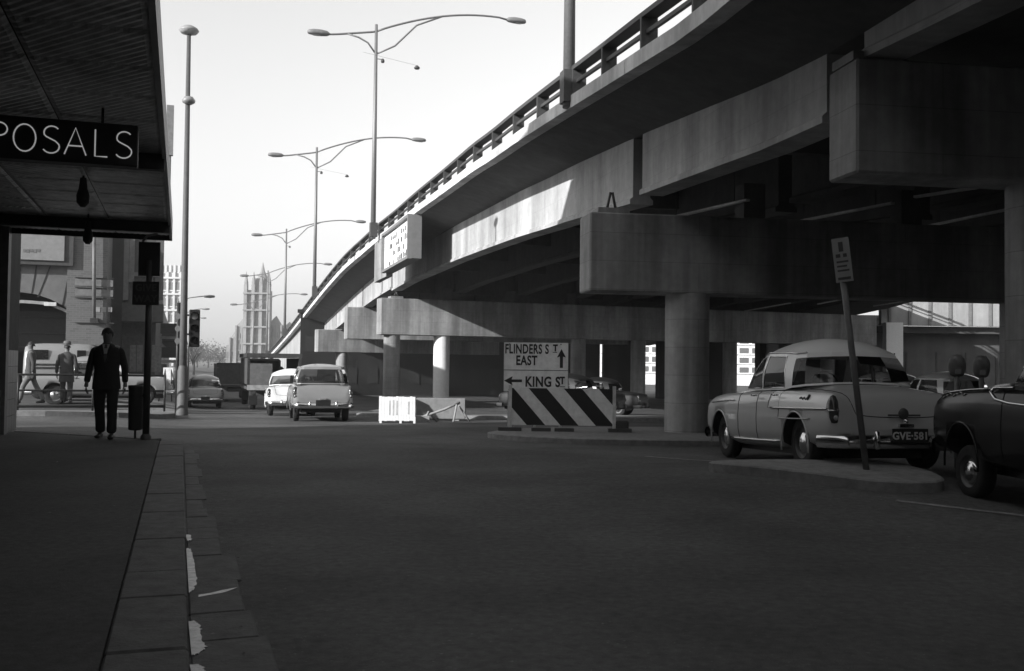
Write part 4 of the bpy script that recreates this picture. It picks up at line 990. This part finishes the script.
def car(name,label,cat,loc,heading,body,roof=None,kind='sedan',scale=(1,1,1),pitch=0,r=.325,wy=(1.35,-1.32),group=None,flash=None,chrome=True,tab=HB,plate=None,roll=0,detail=True,drop=0):
    root=thing(name,label,cat,loc,0,group); root.rotation_euler=(pitch,roll,heading); root.scale=scale; roof=roof or body
    if kind=='wagon':
        tab=[(-2.26,.66,.60,.58,.44),(-2.23,.76,.78,.74,.42),(-2.17,.80,.87,.90,.40)]+[(a,b,c,(.945 if a<.5 else d),e) for a,b,c,d,e in tab if a>-2.1]
    N=56; y0,y1=tab[0][0],tab[-1][0]; ys_=[]
    for k in range(N+1):
        f=k/N; ys_.append(lerp(y0,y1,.5-.5*cos(pi*f)*(.75)-.5*(1-2*f)*.25))
    R=[]
    for y in ys_:
        p=prof_at(tab,y); R.append([Vector((x,y,z)) for x,z in p]+[Vector((-x,y,z)) for x,z in p[-2:0:-1]])
    m_=MB(); m_.grid(R,closed=True); n_=len(R[0]); m_.add(R[0],[tuple(range(n_))]); m_.add(R[-1],[tuple(range(n_))[::-1]])
    me=m_.mesh('body',body); bm=bmesh.new(); bm.from_mesh(me); bmesh.ops.remove_doubles(bm,verts=bm.verts,dist=1e-4); bmesh.ops.recalc_face_normals(bm,faces=bm.faces); bm.to_mesh(me); bm.free()
    bo=bpy.data.objects.new('body',me); COL.objects.link(bo)
    cut=MB()
    for yw in wy:
        for sx in (-1,1): 
            prf=[(0,0),(r+.055,0),(r+.055,.5),(0,.5)]
            cc=MB(); cc.lathe([(0.001,sx*.52),(r+.055,sx*.52),(r+.055,sx*1.1),(0.001,sx*1.1)],(0,yw,r+.01),axis='X',n=32,smooth=False); cut.add(cc.v,cc.f)
    cme=cut.mesh('cut',BLACK); bm=bmesh.new(); bm.from_mesh(cme); bmesh.ops.remove_doubles(bm,verts=bm.verts,dist=1e-3); bmesh.ops.recalc_face_normals(bm,faces=bm.faces); bm.to_mesh(cme); bm.free()
    co_=bpy.data.objects.new('cut',cme); COL.objects.link(co_)
    md=bo.modifiers.new('b','BOOLEAN'); md.operation='DIFFERENCE'; md.object=co_; md.solver='EXACT'
    bpy.context.view_layer.update(); nm=bpy.data.meshes.new_from_object(bo.evaluated_get(bpy.context.evaluated_depsgraph_get()))
    bpy.data.objects.remove(bo); bpy.data.objects.remove(co_)
    # wheel-well walls dark
    nm.materials.clear(); nm.materials.append(body); nm.materials.append(BLACK)
    for f in nm.polygons:
        c=f.center; f.material_index=0
        for yw in wy:
            d=sqrt((c.y-yw)**2+(c.z-r-.01)**2)
            if d<r+.060 and abs(c.x)<.80 and (abs(abs(c.x)-.52)<.02 or d>r+.03 or len(f.vertices)>6): f.material_index=1; f.use_smooth=False
        if c.z<.32 and abs(f.normal.z)>.8: f.material_index=1
    nm.name='body'
    bo=bpy.data.objects.new('body',nm); COL.objects.link(bo); bo.parent=root
    greenhouse(root,WAG if kind=='wagon' else SED,roof,body if kind=='wagon' else roof)
    for yw in wy:
        for sx in (-1,1): 
            wheel(root,sx*.685,yw,r,sx)
            if detail:
                a=[radians(-8+196*j/16) for j in range(17)]
                MB().tube([Vector((sx*(table(tab,yw+cos(q)*(r+.06))[0]*.995+.003),yw+cos(q)*(r+.06),r+.01+sin(q)*(r+.06))) for q in a],.012,5).build('arch_lip',body,root)
    MB().box((0,.2,.28),(1.1,3.6,.12)).build('underbody',BLACK,root)
    # seats, steering wheel
    for yy_,zz_ in ((.05,1.06),(-.72,1.05)) if kind=='sedan' else ((.05,1.04),(-.72,1.0)):
        MB().box((0,yy_,zz_-.07),(1.15,.14,.16)).build('seat_back',INTER,root,bevel=.03)
    MB().tube([Vector((.34+.19*cos(q),.52+.05*sin(q),1.05+.17*sin(q))) for q in [2*pi*j/20 for j in range(21)]],.012,6).build('steering_wheel',BLACK,root)
    BL=mat('panel_gap',.01,.9)
    for sx in (-1,1):
        for yl in (.58,-.10,-.84):
            g=MB(); vv=[4+.25*k for k in range(13)] if yl==-.84 else [2+.25*k for k in range(21)]
            g.tube([Sb(tab,yl,v,sx,.001) for v in vv],.0045,4); g.build('door_gap',BL,root)
    # boot lid line
    if kind=='sedan':
        def yfor(v,zt):
            lo,hi=-2.26,-1.9
            for _ in range(24):
                m__=(lo+hi)/2
                if Sb(tab,m__,v).z<zt: lo=m__
                else: hi=m__
            return lo
        path=[]
        for f in [k/10 for k in range(-10,11)]:
            v=9.15+(12-9.15)*(1-abs(f)); path.append(Sb(tab,yfor(v,.665+.03*abs(f)**4),v,1 if f>=0 else -1,.003))
        side_=[Sb(tab,y,9.15,1,.003) for y in (-1.2,-1.5,-1.8,-2.0,-2.1)]+[Sb(tab,yfor(9.15,z),9.15,1,.003) for z in (.85,.78,.72)]
        left_=[Vector((-p.x,p.y,p.z)) for p in side_]
        MB().tube(left_+path+side_[::-1],.0045,4).build('boot_gap',BL,root)
    for ch in [o for o in COL.objects if o.parent==root and o.name.split('.')[0]=='wheel']:
        q=scale[1]/scale[2]; ch.scale=(1,1,q); ch.location.z=r*q+.0
    # bumpers
    def bumper(yc,sgn,nm_,wd=.84):
        pts=[]
        for k in range(25):
            f=-1+2*k/24; x_=f*wd; y_=yc-sgn*.10*abs(f)**3-sgn*.26*max(0,(abs(f)-.88)/.12); pts.append(Vector((x_,y_,.42)))
        R=[]
        for i,p in enumerate(pts):
            t_=(pts[min(i+1,24)]-pts[max(i-1,0)]).normalized(); o_=Vector((t_.y,-t_.x,0))*(1 if sgn<0 else -1)*1.0
            R.append([p+o_*a+Vector((0,0,b)) for a,b in ((-.01,-.075),(.022,-.06),(.036,-.02),(.036,.02),(.022,.055),(-.01,.07))])
        MB().grid(R,closed=True).build(nm_,CHROME,root)
        for sx in (-1,1):
            MB().lathe([(0,-.09),(.028,-.08),(.034,0),(.028,.09),(0,.105)],(sx*.36,yc+sgn*.035,.43),n=12).build('overrider',CHROME,root)
    bumper(-2.33,-1,'rear_bumper'); bumper(2.27,1,'front_bumper')
    # tail lamps
    TL=mat('tail_lamp_red',.045,.15); 
    for sx in (-1,1):
        y_=-2.195; x_=sx*.755
        prf=[(.0,.60),(.035,.61),(.052,.66),(.056,.74),(.05,.83),(.03,.88),(0,.895)]
        R=[[Vector((x_+cos(a)*rr,y_+sin(a)*rr*.9-.01+(z-.6)*.12,z)) for a in [2*pi*j/12 for j in range(12)]] for rr,z in [(max(q,.001),z) for q,z in prf]]
        tl_=MB().grid(R,closed=True).build('tail_lamp',TL,root)
        MB().tube([Vector((x_+cos(a)*.058,y_+sin(a)*.055+.005,.735)) for a in [2*pi*j/14 for j in range(15)]],.008,5).build('lamp_bezel',CHROME,tl_)
        MB().lathe([(0,0),(.022,.004),(.028,.02)],(x_,-2.262,.66),axis='Y',n=12).build('reflector',mat('amber',.3,.2),tl_)
    # headlamps and grille
    for sx in (-1,1):
        MB().lathe([(.105,-.06),(.10,.02),(.085,.035),(0,.05)],(sx*.60,2.13,.70),axis='Y',n=20).build('headlamp',CHROME,root)
    for k in range(5): MB().box((0,2.2,.50+k*.035),(.85-.03*k,.05,.014)).build('grille_bar',CHROME,root)
    for sx in (-1,1):
        for yh in (-.02,-.72): 
            MB().tube([Vector((sx*.845,yh,.90)),Vector((sx*.885,yh-.02,.905)),Vector((sx*.885,yh-.13,.905)),Vector((sx*.85,yh-.14,.90))],.011,6).build('door_handle',CHROME,root)
    MB().box((0,-2.30 if kind=='sedan' else -2.29,.585),(.16,.05,.035)).build('lamp_hood',CHROME,root)
    pm_=MB().box((0,-2.385,.485),(.40,.012,.14)).build('number_plate',BLACK,root)
    if plate: text_part(plate,.105,pm_,(0,-2.393,.448),R90,mat('plate_white',.55,.5),1.0,.003,align='CENTER')
    if drop:
        for ch in [o for o in COL.objects if o.parent==root and o.name.split('.')[0]!='wheel']: ch.location.z-=drop
    return root,tab
# --- pale two-tone sedan at right
HG=carpaint('grey_car_paint',.42); HL=carpaint('pale_grey_roof_paint',.80)
hd=radians(8); hx,hy=4.52,12.9     # rear axle target
sc3=(1.12,1.03,1.156)
fw=Vector((-sin(hd),cos(hd),0)); rt=Vector((cos(hd),sin(hd),0))
org=Vector((X(834,11.75,.5),11.75,0))+rt*.80*1.11+fw*2.25*1.03
zr=.135; pit=-radians(2.3)
org.z=zr-(-1.32*1.03*sin(pit))
hol,tb=car('parked_sedan','pale two tone 1950s sedan with plate GVE 581 parked behind the leaning sign','car',org,hd,HG,HL,'sedan',sc3,pitch=pit,plate='GVE·581',drop=.09)
for sx in (-1,1):     # lighter flash on the rear doors and wings with its chrome edge
    yv0=lambda v:-2.13+.0*v
    MB().grid(patch(tb,-2.12,lambda v:-.50-.03*(v-4.5),4.62,8.0,sx,.004,18,8)).build('pale_flash',HL,hol)
    MB().tube([Sb(tb,y,4.62,sx,.010) for y in [-2.14+.11*k for k in range(15)]],.011,6,flat=1.0).build('side_trim',CHROME,hol)
    MB().tube([Sb(tb,y,5.35,sx,.008) for y in [.75+.095*k for k in range(11)]],.009,6).build('side_trim',CHROME,hol)
    MB().tube([Sb(tb,-.50-.03*(v-4.5),v,sx,.007) for v in (4.62,5,5.5,6,6.5)],.006,5).build('side_trim',CHROME,hol)
    MB().tube([Sb(tb,y,2.1,sx,.006) for y in [-.85+.2*k for k in range(10)]],.012,6).build('sill_trim',CHROME,hol)
    MB().tube([Sb(tb,y,3.9,sx,.006) for y in [-1.75+.1*k for k in range(10)]],.007,5).build('side_trim',HG,hol)
    m_=MB()
    for k,(a,b) in enumerate(((0,.05),(.06,.09),(.10,.13),(.14,.17))): 
        p=Sb(tb,-1.45-a,5.6,sx,.008); q=Sb(tb,-1.45-b,5.6,sx,.008); m_.tube([p,q+Vector((0,0,.012*(-1)**k))],.008,5)
    m_.tube([Sb(tb,-1.66,5.5,sx,.008),Sb(tb,-1.70,6.0,sx,.008)],.018,5); m_.build('wing_badge',STEELD,hol)
m_=MB(); m_.box((0,-2.262,.69),(.36,.02,.018)); m_.lathe([(0,-.03),(.045,-.025),(.06,.0)],(0,-2.25,.705),axis='Y',n=16); m_.build('boot_emblem',STEELD,hol)
MB().lathe([(0,-.05),(.022,-.04),(.026,0)],(0,-2.28,.63),axis='Y',n=12).build('boot_handle',CHROME,hol)
for ch in [o for o in COL.objects if o.parent==hol and abs(o.location.z)<1e-6 and o.name.split('.')[0]!='wheel']: ch.location.z-=.09
# --- black car, right edge
BP=mat('black_car_paint',.007,.22,var=.05,spec=.35)
Yb=10.5; r_=.30; wxp=Vector((X(969,Yb,.3),Yb,0)); hb=radians(5)
fw=Vector((-sin(hb),cos(hb),0)); rt=Vector((cos(hb),sin(hb),0))
org=wxp+rt*.79-fw*1.29; zg_=gz(wxp.x,wxp.y)-.02; org.z=zg_
blk,tb=car('black_car','glossy black sedan with chrome trim entering at the right edge, its front wheel showing','car',org,hb,BP,BP,'sedan',(1.04,.96,1.22),pitch=0,r=.29)
MB().tube([Sb(tb,y,v,-1,.010) for y,v in ((.62,8.2),(.78,8.0),(.86,7.0),(.84,6.2),(.70,5.5),(.45,5.2),(0,5.05),(-.6,5.0),(-1.4,5.0),(-2.0,5.0))],.013,6).build('side_trim',CHROME,blk)
MB().tube([Sb(tb,y,6.9,-1,.006) for y in [.95+.1*k for k in range(11)]],.006,5).build('side_trim',CHROME,blk)
for ch in []: pass
m_=MB()
for k in range(7): p=Sb(tb,1.75-.075*k,6.0,-1,.008); m_.tube([p,p+Vector((0,.05,.02*((k%3)-1)))],.006,5)
m_.build('wing_badge',CHROME,blk)
# --- cars in the street
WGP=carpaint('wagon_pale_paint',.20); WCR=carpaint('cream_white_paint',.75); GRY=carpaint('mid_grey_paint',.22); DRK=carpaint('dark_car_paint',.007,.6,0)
def place(px,Yrear,heading,z=None,dw=0):
    x_=X(px,Yrear,0); f=Vector((-sin(heading),cos(heading),0)); c=Vector((x_,Yrear,0))+f*2.28
    zr_=gz(*(c-f*1.32)[:2]); zf=gz(*(c+f*1.35)[:2]); c.z=(zr_+zf)/2; return c, math.atan2(zf-zr_,2.67)
st=SANG
sw=radians(14.5); c,p=place(323,27.5,sw); wag,tb=car('station_wagon','pale grey 1950s station wagon driving away in the street, seen from behind','car',c,sw,WGP,WGP,'wagon',(1.0,1,1.09),pitch=p)
c,p=place(293,32.3,sw); ws,_=car('white_sedan','bright white rounded sedan half hidden behind the station wagon','car',c,sw,WCR,WCR,'sedan',(1,1,1.0),pitch=p)
c,p=place(205.5,45.8,st); g_,_=car('grey_sedan','small pale grey sedan parked beside the tall lamp column, seen from behind','car',c,st,GRY,GRY,'sedan',(.97,1,1.0),pitch=p)
c,p=place(940,26.0,radians(20)); c_,_=car('parked_white_car','white sedan under the bridge right of the pale two tone sedan roof, behind the meters','car',c,radians(20),WCR,WCR,'sedan',pitch=p)
c,p=place(1006,25.0,radians(20)); c_,_=car('parked_white_car','white sedan behind the right hand parking meter, nearest the dark bridge column','car',c,radians(20),WCR,WCR,'sedan',pitch=p)
CHR0=CHROME; CHROME=mat('dull_trim',.05,.5)
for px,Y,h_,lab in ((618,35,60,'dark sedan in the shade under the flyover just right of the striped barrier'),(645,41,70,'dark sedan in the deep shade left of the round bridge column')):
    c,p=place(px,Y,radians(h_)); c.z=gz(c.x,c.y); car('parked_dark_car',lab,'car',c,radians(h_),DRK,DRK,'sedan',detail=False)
CHROME=CHR0
# pale van and pale sedan behind the pipe fence
VANP=carpaint('van_cream_paint',.20)
def vanbuild():
    s0=37.5; tq0,_=hit(22,360,s0); tq1,_=hit(112,360,s0); L_=tq1-tq0; cpos=ST(s0+1,(tq0+tq1)/2,.02)
    t=thing('pale_van','long pale panel van with two trim bands parked behind the fence and the two pedestrians','van',cpos,atan2(SN.y,SN.x))
    R=[]; H=at(60,344,cpos.y).z
    for x_,wv,zt_ in ((-.5,.80,.80),(-.485,.9,.95),(-.44,.93,.985),(-.3,.95,1),(.1,.95,1),(.22,.95,.99),(.27,.94,.96),(.33,.92,.70),(.45,.90,.66),(.49,.86,.60),(.5,.78,.45)):
        z1=H*zt_; R.append([Vector((x_*L_,y_*wv,z_)) for y_,z_ in ((-.9,.35),(-.96,.7),(-.95,z1*.55),(-.88,z1*.85),(-.75,z1*.97),(0,z1),(.75,z1*.97),(.88,z1*.85),(.95,z1*.55),(.96,.7),(.9,.35))])
    m_=MB(); m_.grid(R,closed=True); m_.add(R[0],[tuple(range(11))]); m_.add(R[-1],[tuple(range(11))]); m_.build('body',VANP,t)
    for z_ in (H*.56,H*.62): MB().box((-.02*L_,-.925,z_),(L_*.8,.03,.045)).build('trim_band',CHROME,t)
    for a,b in ((-.40,-.22),(.10,.20)): MB().box(((a+b)/2*L_,-.86,H*.79),((b-a)*L_,.05,H*.17)).build('side_window',DGL,t)
    for a in (-.3,.33):
        for sy in (-1,1):
            w_=MB().lathe([(.2,-.09),(.33,-.08),(.34,0),(.33,.08),(.2,.09),(0,.07)],axis='Y',n=24).build('wheel',RUB,t,loc=(a*L_,sy*.83,.34))
            MB().lathe([(.17,-.1*1),(.1,-.12),(0,-.125)],axis='Y',n=16).build('hubcap',CHROME,w_)
vanbuild()
c=ST(35.5,hit(150,385,35.5)[0]-1.5,.02); c.z=gz(c.x,c.y)
car('cream_sedan','cream sedan partly hidden by the litter bin and corner post behind the fence','car',c,SANG-pi/2,VANP,VANP,'sedan',detail=False)
# trucks
TRP=mat('truck_dark_paint',.045,.6,var=.3,streak=.2); TRW=mat('truck_board',.07,.8,var=.3,streak=.2)
def truck(px,Y,wdt,htop,lab,canopy=False,bed=1.05,L_=5.5):
    h_=st; x_=X(px,Y,0); f=Vector((-sin(h_),cos(h_),0)); c=Vector((x_,Y,0))+f*L_/2; c.z=gz(x_,Y); t=thing('truck',lab,'truck',c,h_)
    y0=-L_/2; w2=wdt/2
    MB().box((0,0,bed-.06),(wdt,L_,.12)).build('tray_floor',TRW,t)
    MB().box((0,.4,.72),(.8,L_+1.2,.2)).build('chassis',BLACK,t)
    if canopy:
        MB().box((0,y0-.02,bed-.02),(wdt+.02,.05,.22)).build('tray_edge',mat('pale_edge',.28,.7),t)
        MB().box((0,0,htop),(wdt+.1,L_,.18)).build('canopy_roof',TRP,t)
        for sx in (-1,1): MB().box((sx*(w2-.04),0,(bed+htop)/2),(.06,L_,htop-bed-.2)).build('side_curtain',TRW,t); MB().box((sx*(w2-.03),y0+.03,(bed+htop)/2),(.10,.06,htop-bed-.18)).build('corner_post',TRP,t)
        for k,(xx,zz_,ww,hh) in enumerate(((-.5,.35,.7,.7),(.3,.3,.8,.6),(-.1,.55,.4,.4))): MB().box((xx,y0+1.2+k*.4,bed+zz_),(ww,.6,hh)).build('load_crate',mat('crate_tone',.09,.8),t)
        MB().box((-.55,y0+.02,bed+.55),(wdt*.42,.04,.9)).build('tail_curtain',mat('curtain_tone',.11,.8),t)
    else:
        for k in range(5):
            z=bed+.06+k*(htop-bed)/5
            MB().box((0,y0,z+.1),(wdt,.05,(htop-bed)/5-.012)).build('tail_board',TRW,t)
            for sx in (-1,1): MB().box((sx*w2,0.03,z+.1),(.05,L_,(htop-bed)/5-.012)).build('side_board',TRW,t)
        MB().box((0,y0-.01,htop+.05),(wdt+.08,.09,.07)).build('top_rail',TRP,t)
    m_=MB(); m_.box((0,L_/2+.85,1.25),(wdt*.88,1.5,1.2)); m_.build('cab',TRP,t,bevel=.12); MB().box((0,L_/2+.6,1.95),(wdt*.72,.95,.55)).build('cab_roof',TRP,t,bevel=.1)
    for yw in (y0+1.2,L_/2+1.0):
        for sx in (-1,1):
            MB().lathe([(.22,-.13),(.42,-.13),(.45,-.08),(.45,.08),(.42,.13),(.22,.13),(0,.1)],axis='X',n=24).build('wheel',RUB,t,loc=(sx*(w2-.28),yw,.45))
            MB().box((sx*(w2-.28),yw-.62,.42),(.36,.02,.4)).build('mud_flap',BLACK,t)
    for sx in (-1,1): MB().box((sx*w2*.75,y0-.03,bed-.22),(.14,.05,.1)).build('tail_lamp',mat('tail_lamp_red',.045,.15),t)
    return t
truck(234.5,62,2.1,2.32,'dark tipper truck with high boarded sides, farther up the street left of the canopied truck')
truck(274,42.5,2.2,2.34,'dark truck with a flat canopy and pale tray edge behind the white sedan',canopy=True,bed=1.0)

# ================================================================== PEOPLE
def skinmesh(nodes, edges, root, sub=2):
    idx={k:i for i,k in enumerate(nodes)}; me=bpy.data.meshes.new('sk'); me.from_pydata([n_[0] for n_ in nodes.values()],[(idx[a],idx[b]) for a,b in edges],[])
    o=bpy.data.objects.new('sk',me); COL.objects.link(o); o.modifiers.new('s','SKIN'); 
    sk=me.skin_vertices[0].data
    for k,i in idx.items():
        r_=nodes[k][1]; sk[i].radius=(r_,r_) if not isinstance(r_,tuple) else r_; sk[i].use_root=(k==root)
    m2=o.modifiers.new('u','SUBSURF'); m2.levels=sub; m2.render_levels=sub
    bpy.context.view_layer.update(); out=bpy.data.meshes.new_from_object(o.evaluated_get(bpy.context.evaluated_depsgraph_get()))
    bpy.data.objects.remove(o); 
    for p in out.polygons: p.use_smooth=True
    return out
def chain(pts): return {i:p for i,p in enumerate(pts)},[(i,i+1) for i in range(len(pts)-1)]
SKIN_=mat('skin',.13,.6,var=.1); HAIR=mat('hair_dark',.02,.7)
def ring_loft(rows,n=20,cap=True):   # rows: (cx,cy,z,rx,ry)
    R=[[Vector((x_+cos(2*pi*j/n)*rx,y_+sin(2*pi*j/n)*ry*(1.0),z)) for j in range(n)] for x_,y_,z,rx,ry in rows]
    m_=MB(); m_.grid(R,closed=True)
    if cap: m_.add(R[0],[tuple(range(n))[::-1]]); m_.add(R[-1],[tuple(range(n))])
    return m_
def person(label,loc,face,H,suit,legs,shirt,tie=True,hat=None,coatlen=.78,step=.12,arm=.1,hairm=HAIR,turn=0,shoe=BLACK):
    k=H/1.75; t=thing('person',label,'person',loc,face); t.scale=(k*1.06,k,k)
    A={}
    N={'pel':((0,0,.95),(.15,.11)),'bel':((0,0,1.12),(.14,.10)),'che':((0,.01,1.30),(.165,.11)),'upc':((0,.015,1.42),(.12,.085)),'nec':((0,.005,1.51),.055),'jaw':((0,-.02,1.575),(.062,.07)),'hea':((0,-.012,1.65),(.074,.09)),'top':((0,-.005,1.715),(.055,.07))}
    E=[('pel','bel'),('bel','che'),('che','upc'),('upc','nec'),('nec','jaw'),('jaw','hea'),('hea','top')]
    legs_={}; arms_={}
    for s,nm in ((-1,'l'),(1,'r')):
        st_=step*s; lift=.06 if (s>0 and step) else 0
        hip=(s*.09,0,.88); kn=(s*.10,-st_*.6-.02,.49+lift*.3); an=(s*.105,-st_+(.08 if st_<0 else 0),.09+(lift if st_<0 else 0)); toe=(s*.12,an[1]-.15,.035+(0 if st_>=0 else 0.0))
        N.update({nm+'hip':(hip,.085),nm+'kn':(kn,.055),nm+'an':(an,.036)}); E+=[('pel',nm+'hip'),(nm+'hip',nm+'kn'),(nm+'kn',nm+'an')]
        sh=(s*.175,.015,1.41); el=(s*.245,.03+arm*s*.5,1.13); wr=(s*.265,-.04+arm*s,.88); pa=(s*.268,-.06+arm*s*1.1,.81)
        N.update({nm+'sh':(sh,.055),nm+'el':(el,.042),nm+'wr':(wr,.027),nm+'pa':(pa,(.022,.038))}); E+=[('upc',nm+'sh'),(nm+'sh',nm+'el'),(nm+'el',nm+'wr'),(nm+'wr',nm+'pa')]
        legs_[s]=(hip,kn,an,toe); arms_[s]=(sh,el,wr,pa)
    body=skinmesh(N,E,'pel'); pieces=[(body,None,0)]
    for s in (-1,1):
        pa=Vector(arms_[s][3])
        for f,(oy,ln) in enumerate(((-.028,.075),(-.010,.085),(.010,.08),(.027,.062))):
            ch,e=chain([(pa+Vector((0,oy*.8,-.01)),.010),(pa+Vector((-s*.004,oy,-.04-.0)),.0095),(pa+Vector((-s*.016,oy,-.04-ln*.5)),.0088),(pa+Vector((-s*.034,oy,-.035-ln*.85)),.0075)]); pieces.append((skinmesh(ch,e,0,1),None,0))
        ch,e=chain([(pa+Vector((0,-.03,.03)),.012),(pa+Vector((-s*.012,-.05,-.005)),.010),(pa+Vector((-s*.02,-.055,-.04)),.008)]); pieces.append((skinmesh(ch,e,0,1),None,0))
        ch,e=chain([(Vector((s*.077,0,1.665)),.012),(Vector((s*.082,.008,1.645)),.013),(Vector((s*.078,.0,1.622)),.008)]); pieces.append((skinmesh(ch,e,0,1),None,0))
    ch,e=chain([(Vector((0,-.098,1.665)),.009),(Vector((0,-.112,1.638)),.013),(Vector((0,-.100,1.628)),.014)]); pieces.append((skinmesh(ch,e,0,1),None,0))
    bme=joinmesh(pieces,'body',[SKIN_]); bo=inst(bme,'body',t)
    for p in bme.polygons: p.use_smooth=True
    for s in (-1,1): MB().lathe([(0,-.004),(.010,0),(.012,.004)],(s*.030,-.096,1.660),axis='Y',n=10).build('eye',mat('eye_dark',.02,.3),t)
    MB().box((0,-.096,1.605),(.045,.008,.007)).build('mouth',mat('lip',.12,.6),t)
    # hair
    n=20; R=[]
    for j in range(8):
        a=j/7*pi/2*1.02; z=1.655+.098*sin(a)+.005; c=cos(a)
        R.append([Vector((cos(q)*.083*c, .004+sin(q)*.102*c - (.0), z-(.055*max(0,sin(q))*(1-j/7)**.5))) for q in [2*pi*i/n for i in range(n)]])
    if not hat: MB().grid(R,closed=True).build('hair',hairm,t)
    else:
        MB().grid(R[:3],closed=True).build('hair',hairm,t)
        MB().lathe([(.15,1.715),(.155,1.72),(.10,1.725),(.098,1.80),(.085,1.83),(.03,1.82),(0,1.82)],(0,-.0,0),n=24).build('hat',hat,t); MB().lathe([(.101,1.728),(.1005,1.755)],n=24).build('hat_band',BLACK,t)
    # trousers
    NT={'w':((0,0,1.0),(.155,.12)),'p':((0,0,.92),(.16,.125))}; ET=[('w','p')]
    for s in (-1,1):
        hip,kn,an,toe=legs_[s]; m=str(s); NT.update({m+'h':((hip[0],hip[1],.80),(.098,.105)),m+'k':(kn,(.075,.08)),m+'c':(((kn[0]+an[0])/2,(kn[1]+an[1])/2+.01,(kn[2]+an[2])/2),(.07,.075)),m+'a':((an[0],an[1]+.0,an[2]-.012),(.066,.080))}); ET+=[('p',m+'h'),(m+'h',m+'k'),(m+'k',m+'c'),(m+'c',m+'a')]
    inst(joinmesh([(skinmesh(NT,ET,'p'),None,0)],'trousers',[legs]),'trousers',t)
    for p in bpy.data.meshes['trousers'].polygons: p.use_smooth=True
    for s in (-1,1):
        hip,kn,an,toe=legs_[s]
        ch,e=chain([((an[0],an[1]+.045,an[2]-.035),.045),((an[0]+s*.003,an[1]-.06,an[2]-.04),.045),(toe,(.048,.032)),((toe[0]+s*.004,toe[1]-.06,toe[2]-.002),(.036,.026))]); 
        sm=joinmesh([(skinmesh(ch,e,0),None,0)],'shoe',[shoe]); 
        for p in sm.polygons: p.use_smooth=True
        inst(sm,'shoe',t)
    # jacket: torso + sleeves, one cloth
    m_=ring_loft([(0,0,coatlen,.205,.145),(0,-.0,coatlen+.08,.20,.142),(0,0,.98,.185,.135),(0,0,1.10,.175,.125),(0,.003,1.25,.195,.132),(0,.01,1.36,.205,.128),(0,.015,1.43,.185,.110),(0,.018,1.475,.11,.085),(0,.015,1.505,.068,.066)],28)
    jme=m_.mesh('j',suit); pieces=[(jme,None,0)]
    for s in (-1,1):
        sh,el,wr,pa=arms_[s]; ch,e=chain([((s*.13,.012,1.42),.054),((s*.185,.015,1.395),.062),(((sh[0]+el[0])/2,(sh[1]+el[1])/2,1.27),.064),(el,.056),(((el[0]+wr[0])/2,(el[1]+wr[1])/2,(el[2]+wr[2])/2),.052),(wr,.047)]); pieces.append((skinmesh(ch,e,0),None,0))
    jm=joinmesh(pieces,'jacket',[suit]); 
    for p in jm.polygons: p.use_smooth=True
    inst(jm,'jacket',t)
    if tie:
        MB().add([(-.055,-.085,1.49),(.055,-.085,1.49),(0,-.141,1.20),(-.03,-.118,1.40),(.03,-.118,1.40)],[(0,3,4,1),(3,2,4)]).build('shirt_front',shirt,t)
        MB().add([(-.018,-.098,1.485),(.018,-.098,1.485),(.024,-.136,1.28),(0,-.147,1.20),(-.024,-.136,1.28)],[(0,4,3,2,1)]).build('tie',mat('tie_grey',.05,.6),t)
        for s in (-1,1): MB().add([(s*.05,-.075,1.505),(s*.085,-.09,1.44),(s*.062,-.130,1.36),(s*.01,-.146,1.17),(s*.03,-.122,1.38)],[(0,1,2,3,4) if s>0 else (4,3,2,1,0)]).build('lapel',suit,t)
    return t
SUIT=mat('dark_suit_cloth',.012,.85,var=.3,scale=20); SHIRT=mat('shirt_white',.35,.7)
Ym=16.25
xm=X(106.5,Ym,1); person('man in a dark suit and tie walking towards the camera along the left footpath',(xm,Ym,.13),radians(10),1.80,SUIT,SUIT,SHIRT,step=.10,arm=.03)
COATG=mat('grey_overcoat',.05,.85,var=.2,scale=15); TRG=mat('grey_trousers',.05,.85,var=.2,scale=15); HATM=mat('felt_hat',.10,.8); COATD=mat('dark_brown_coat',.05,.85,var=.2,scale=15); TRP_=mat('pale_trousers',.12,.85,var=.2)
sY=32.2
p_=ST(32.0,hit(66.5,380,32.0)[0],0.12); person('man in a grey overcoat and hat standing with his back turned behind the fence',p_,pi+radians(14),1.74,COATG,TRG,SHIRT,tie=False,hat=HATM,coatlen=.62,step=.03,arm=.0)
p_=ST(31.6,hit(30.5,380,31.6)[0],0.12); person('bareheaded man in dark jacket and pale trousers striding left behind the fence',p_,-radians(70),1.78,COATD,TRP_,SHIRT,tie=False,step=.26,arm=.12,coatlen=.70)

# unseen block right of the flyover, added to shut out sky light
eb=thing('east_sky_blocker','unseen dark block added at right to keep sky light from under the flyover','building')
for k in range(5):
    y_=-22+k*11.5; MB().box((30+2,y_+5.6,6),(8,11.4,15)).build('wall',WH,eb)
    for j in range(4):
        for q in range(3): MB().box((27.97,y_+1.6+j*2.7,1.5+q*3.4),(.1,1.3,1.8)).build('window',WHW,eb)

# air
HZ=bpy.data.materials.new('haze'); HZ.use_nodes=True; n=HZ.node_tree; n.nodes.clear(); o=n.nodes.new('ShaderNodeOutputMaterial'); pv=n.nodes.new('ShaderNodeVolumePrincipled')
pv.inputs['Color'].default_value=(.9,.9,.9,1); pv.inputs['Density'].default_value=0.0010; pv.inputs['Anisotropy'].default_value=.2; n.links.new(pv.outputs[0],o.inputs['Volume'])
hb_=MB().box((0,500,21),(2000,1500,50)).build('haze',HZ); hb_['kind']='stuff'
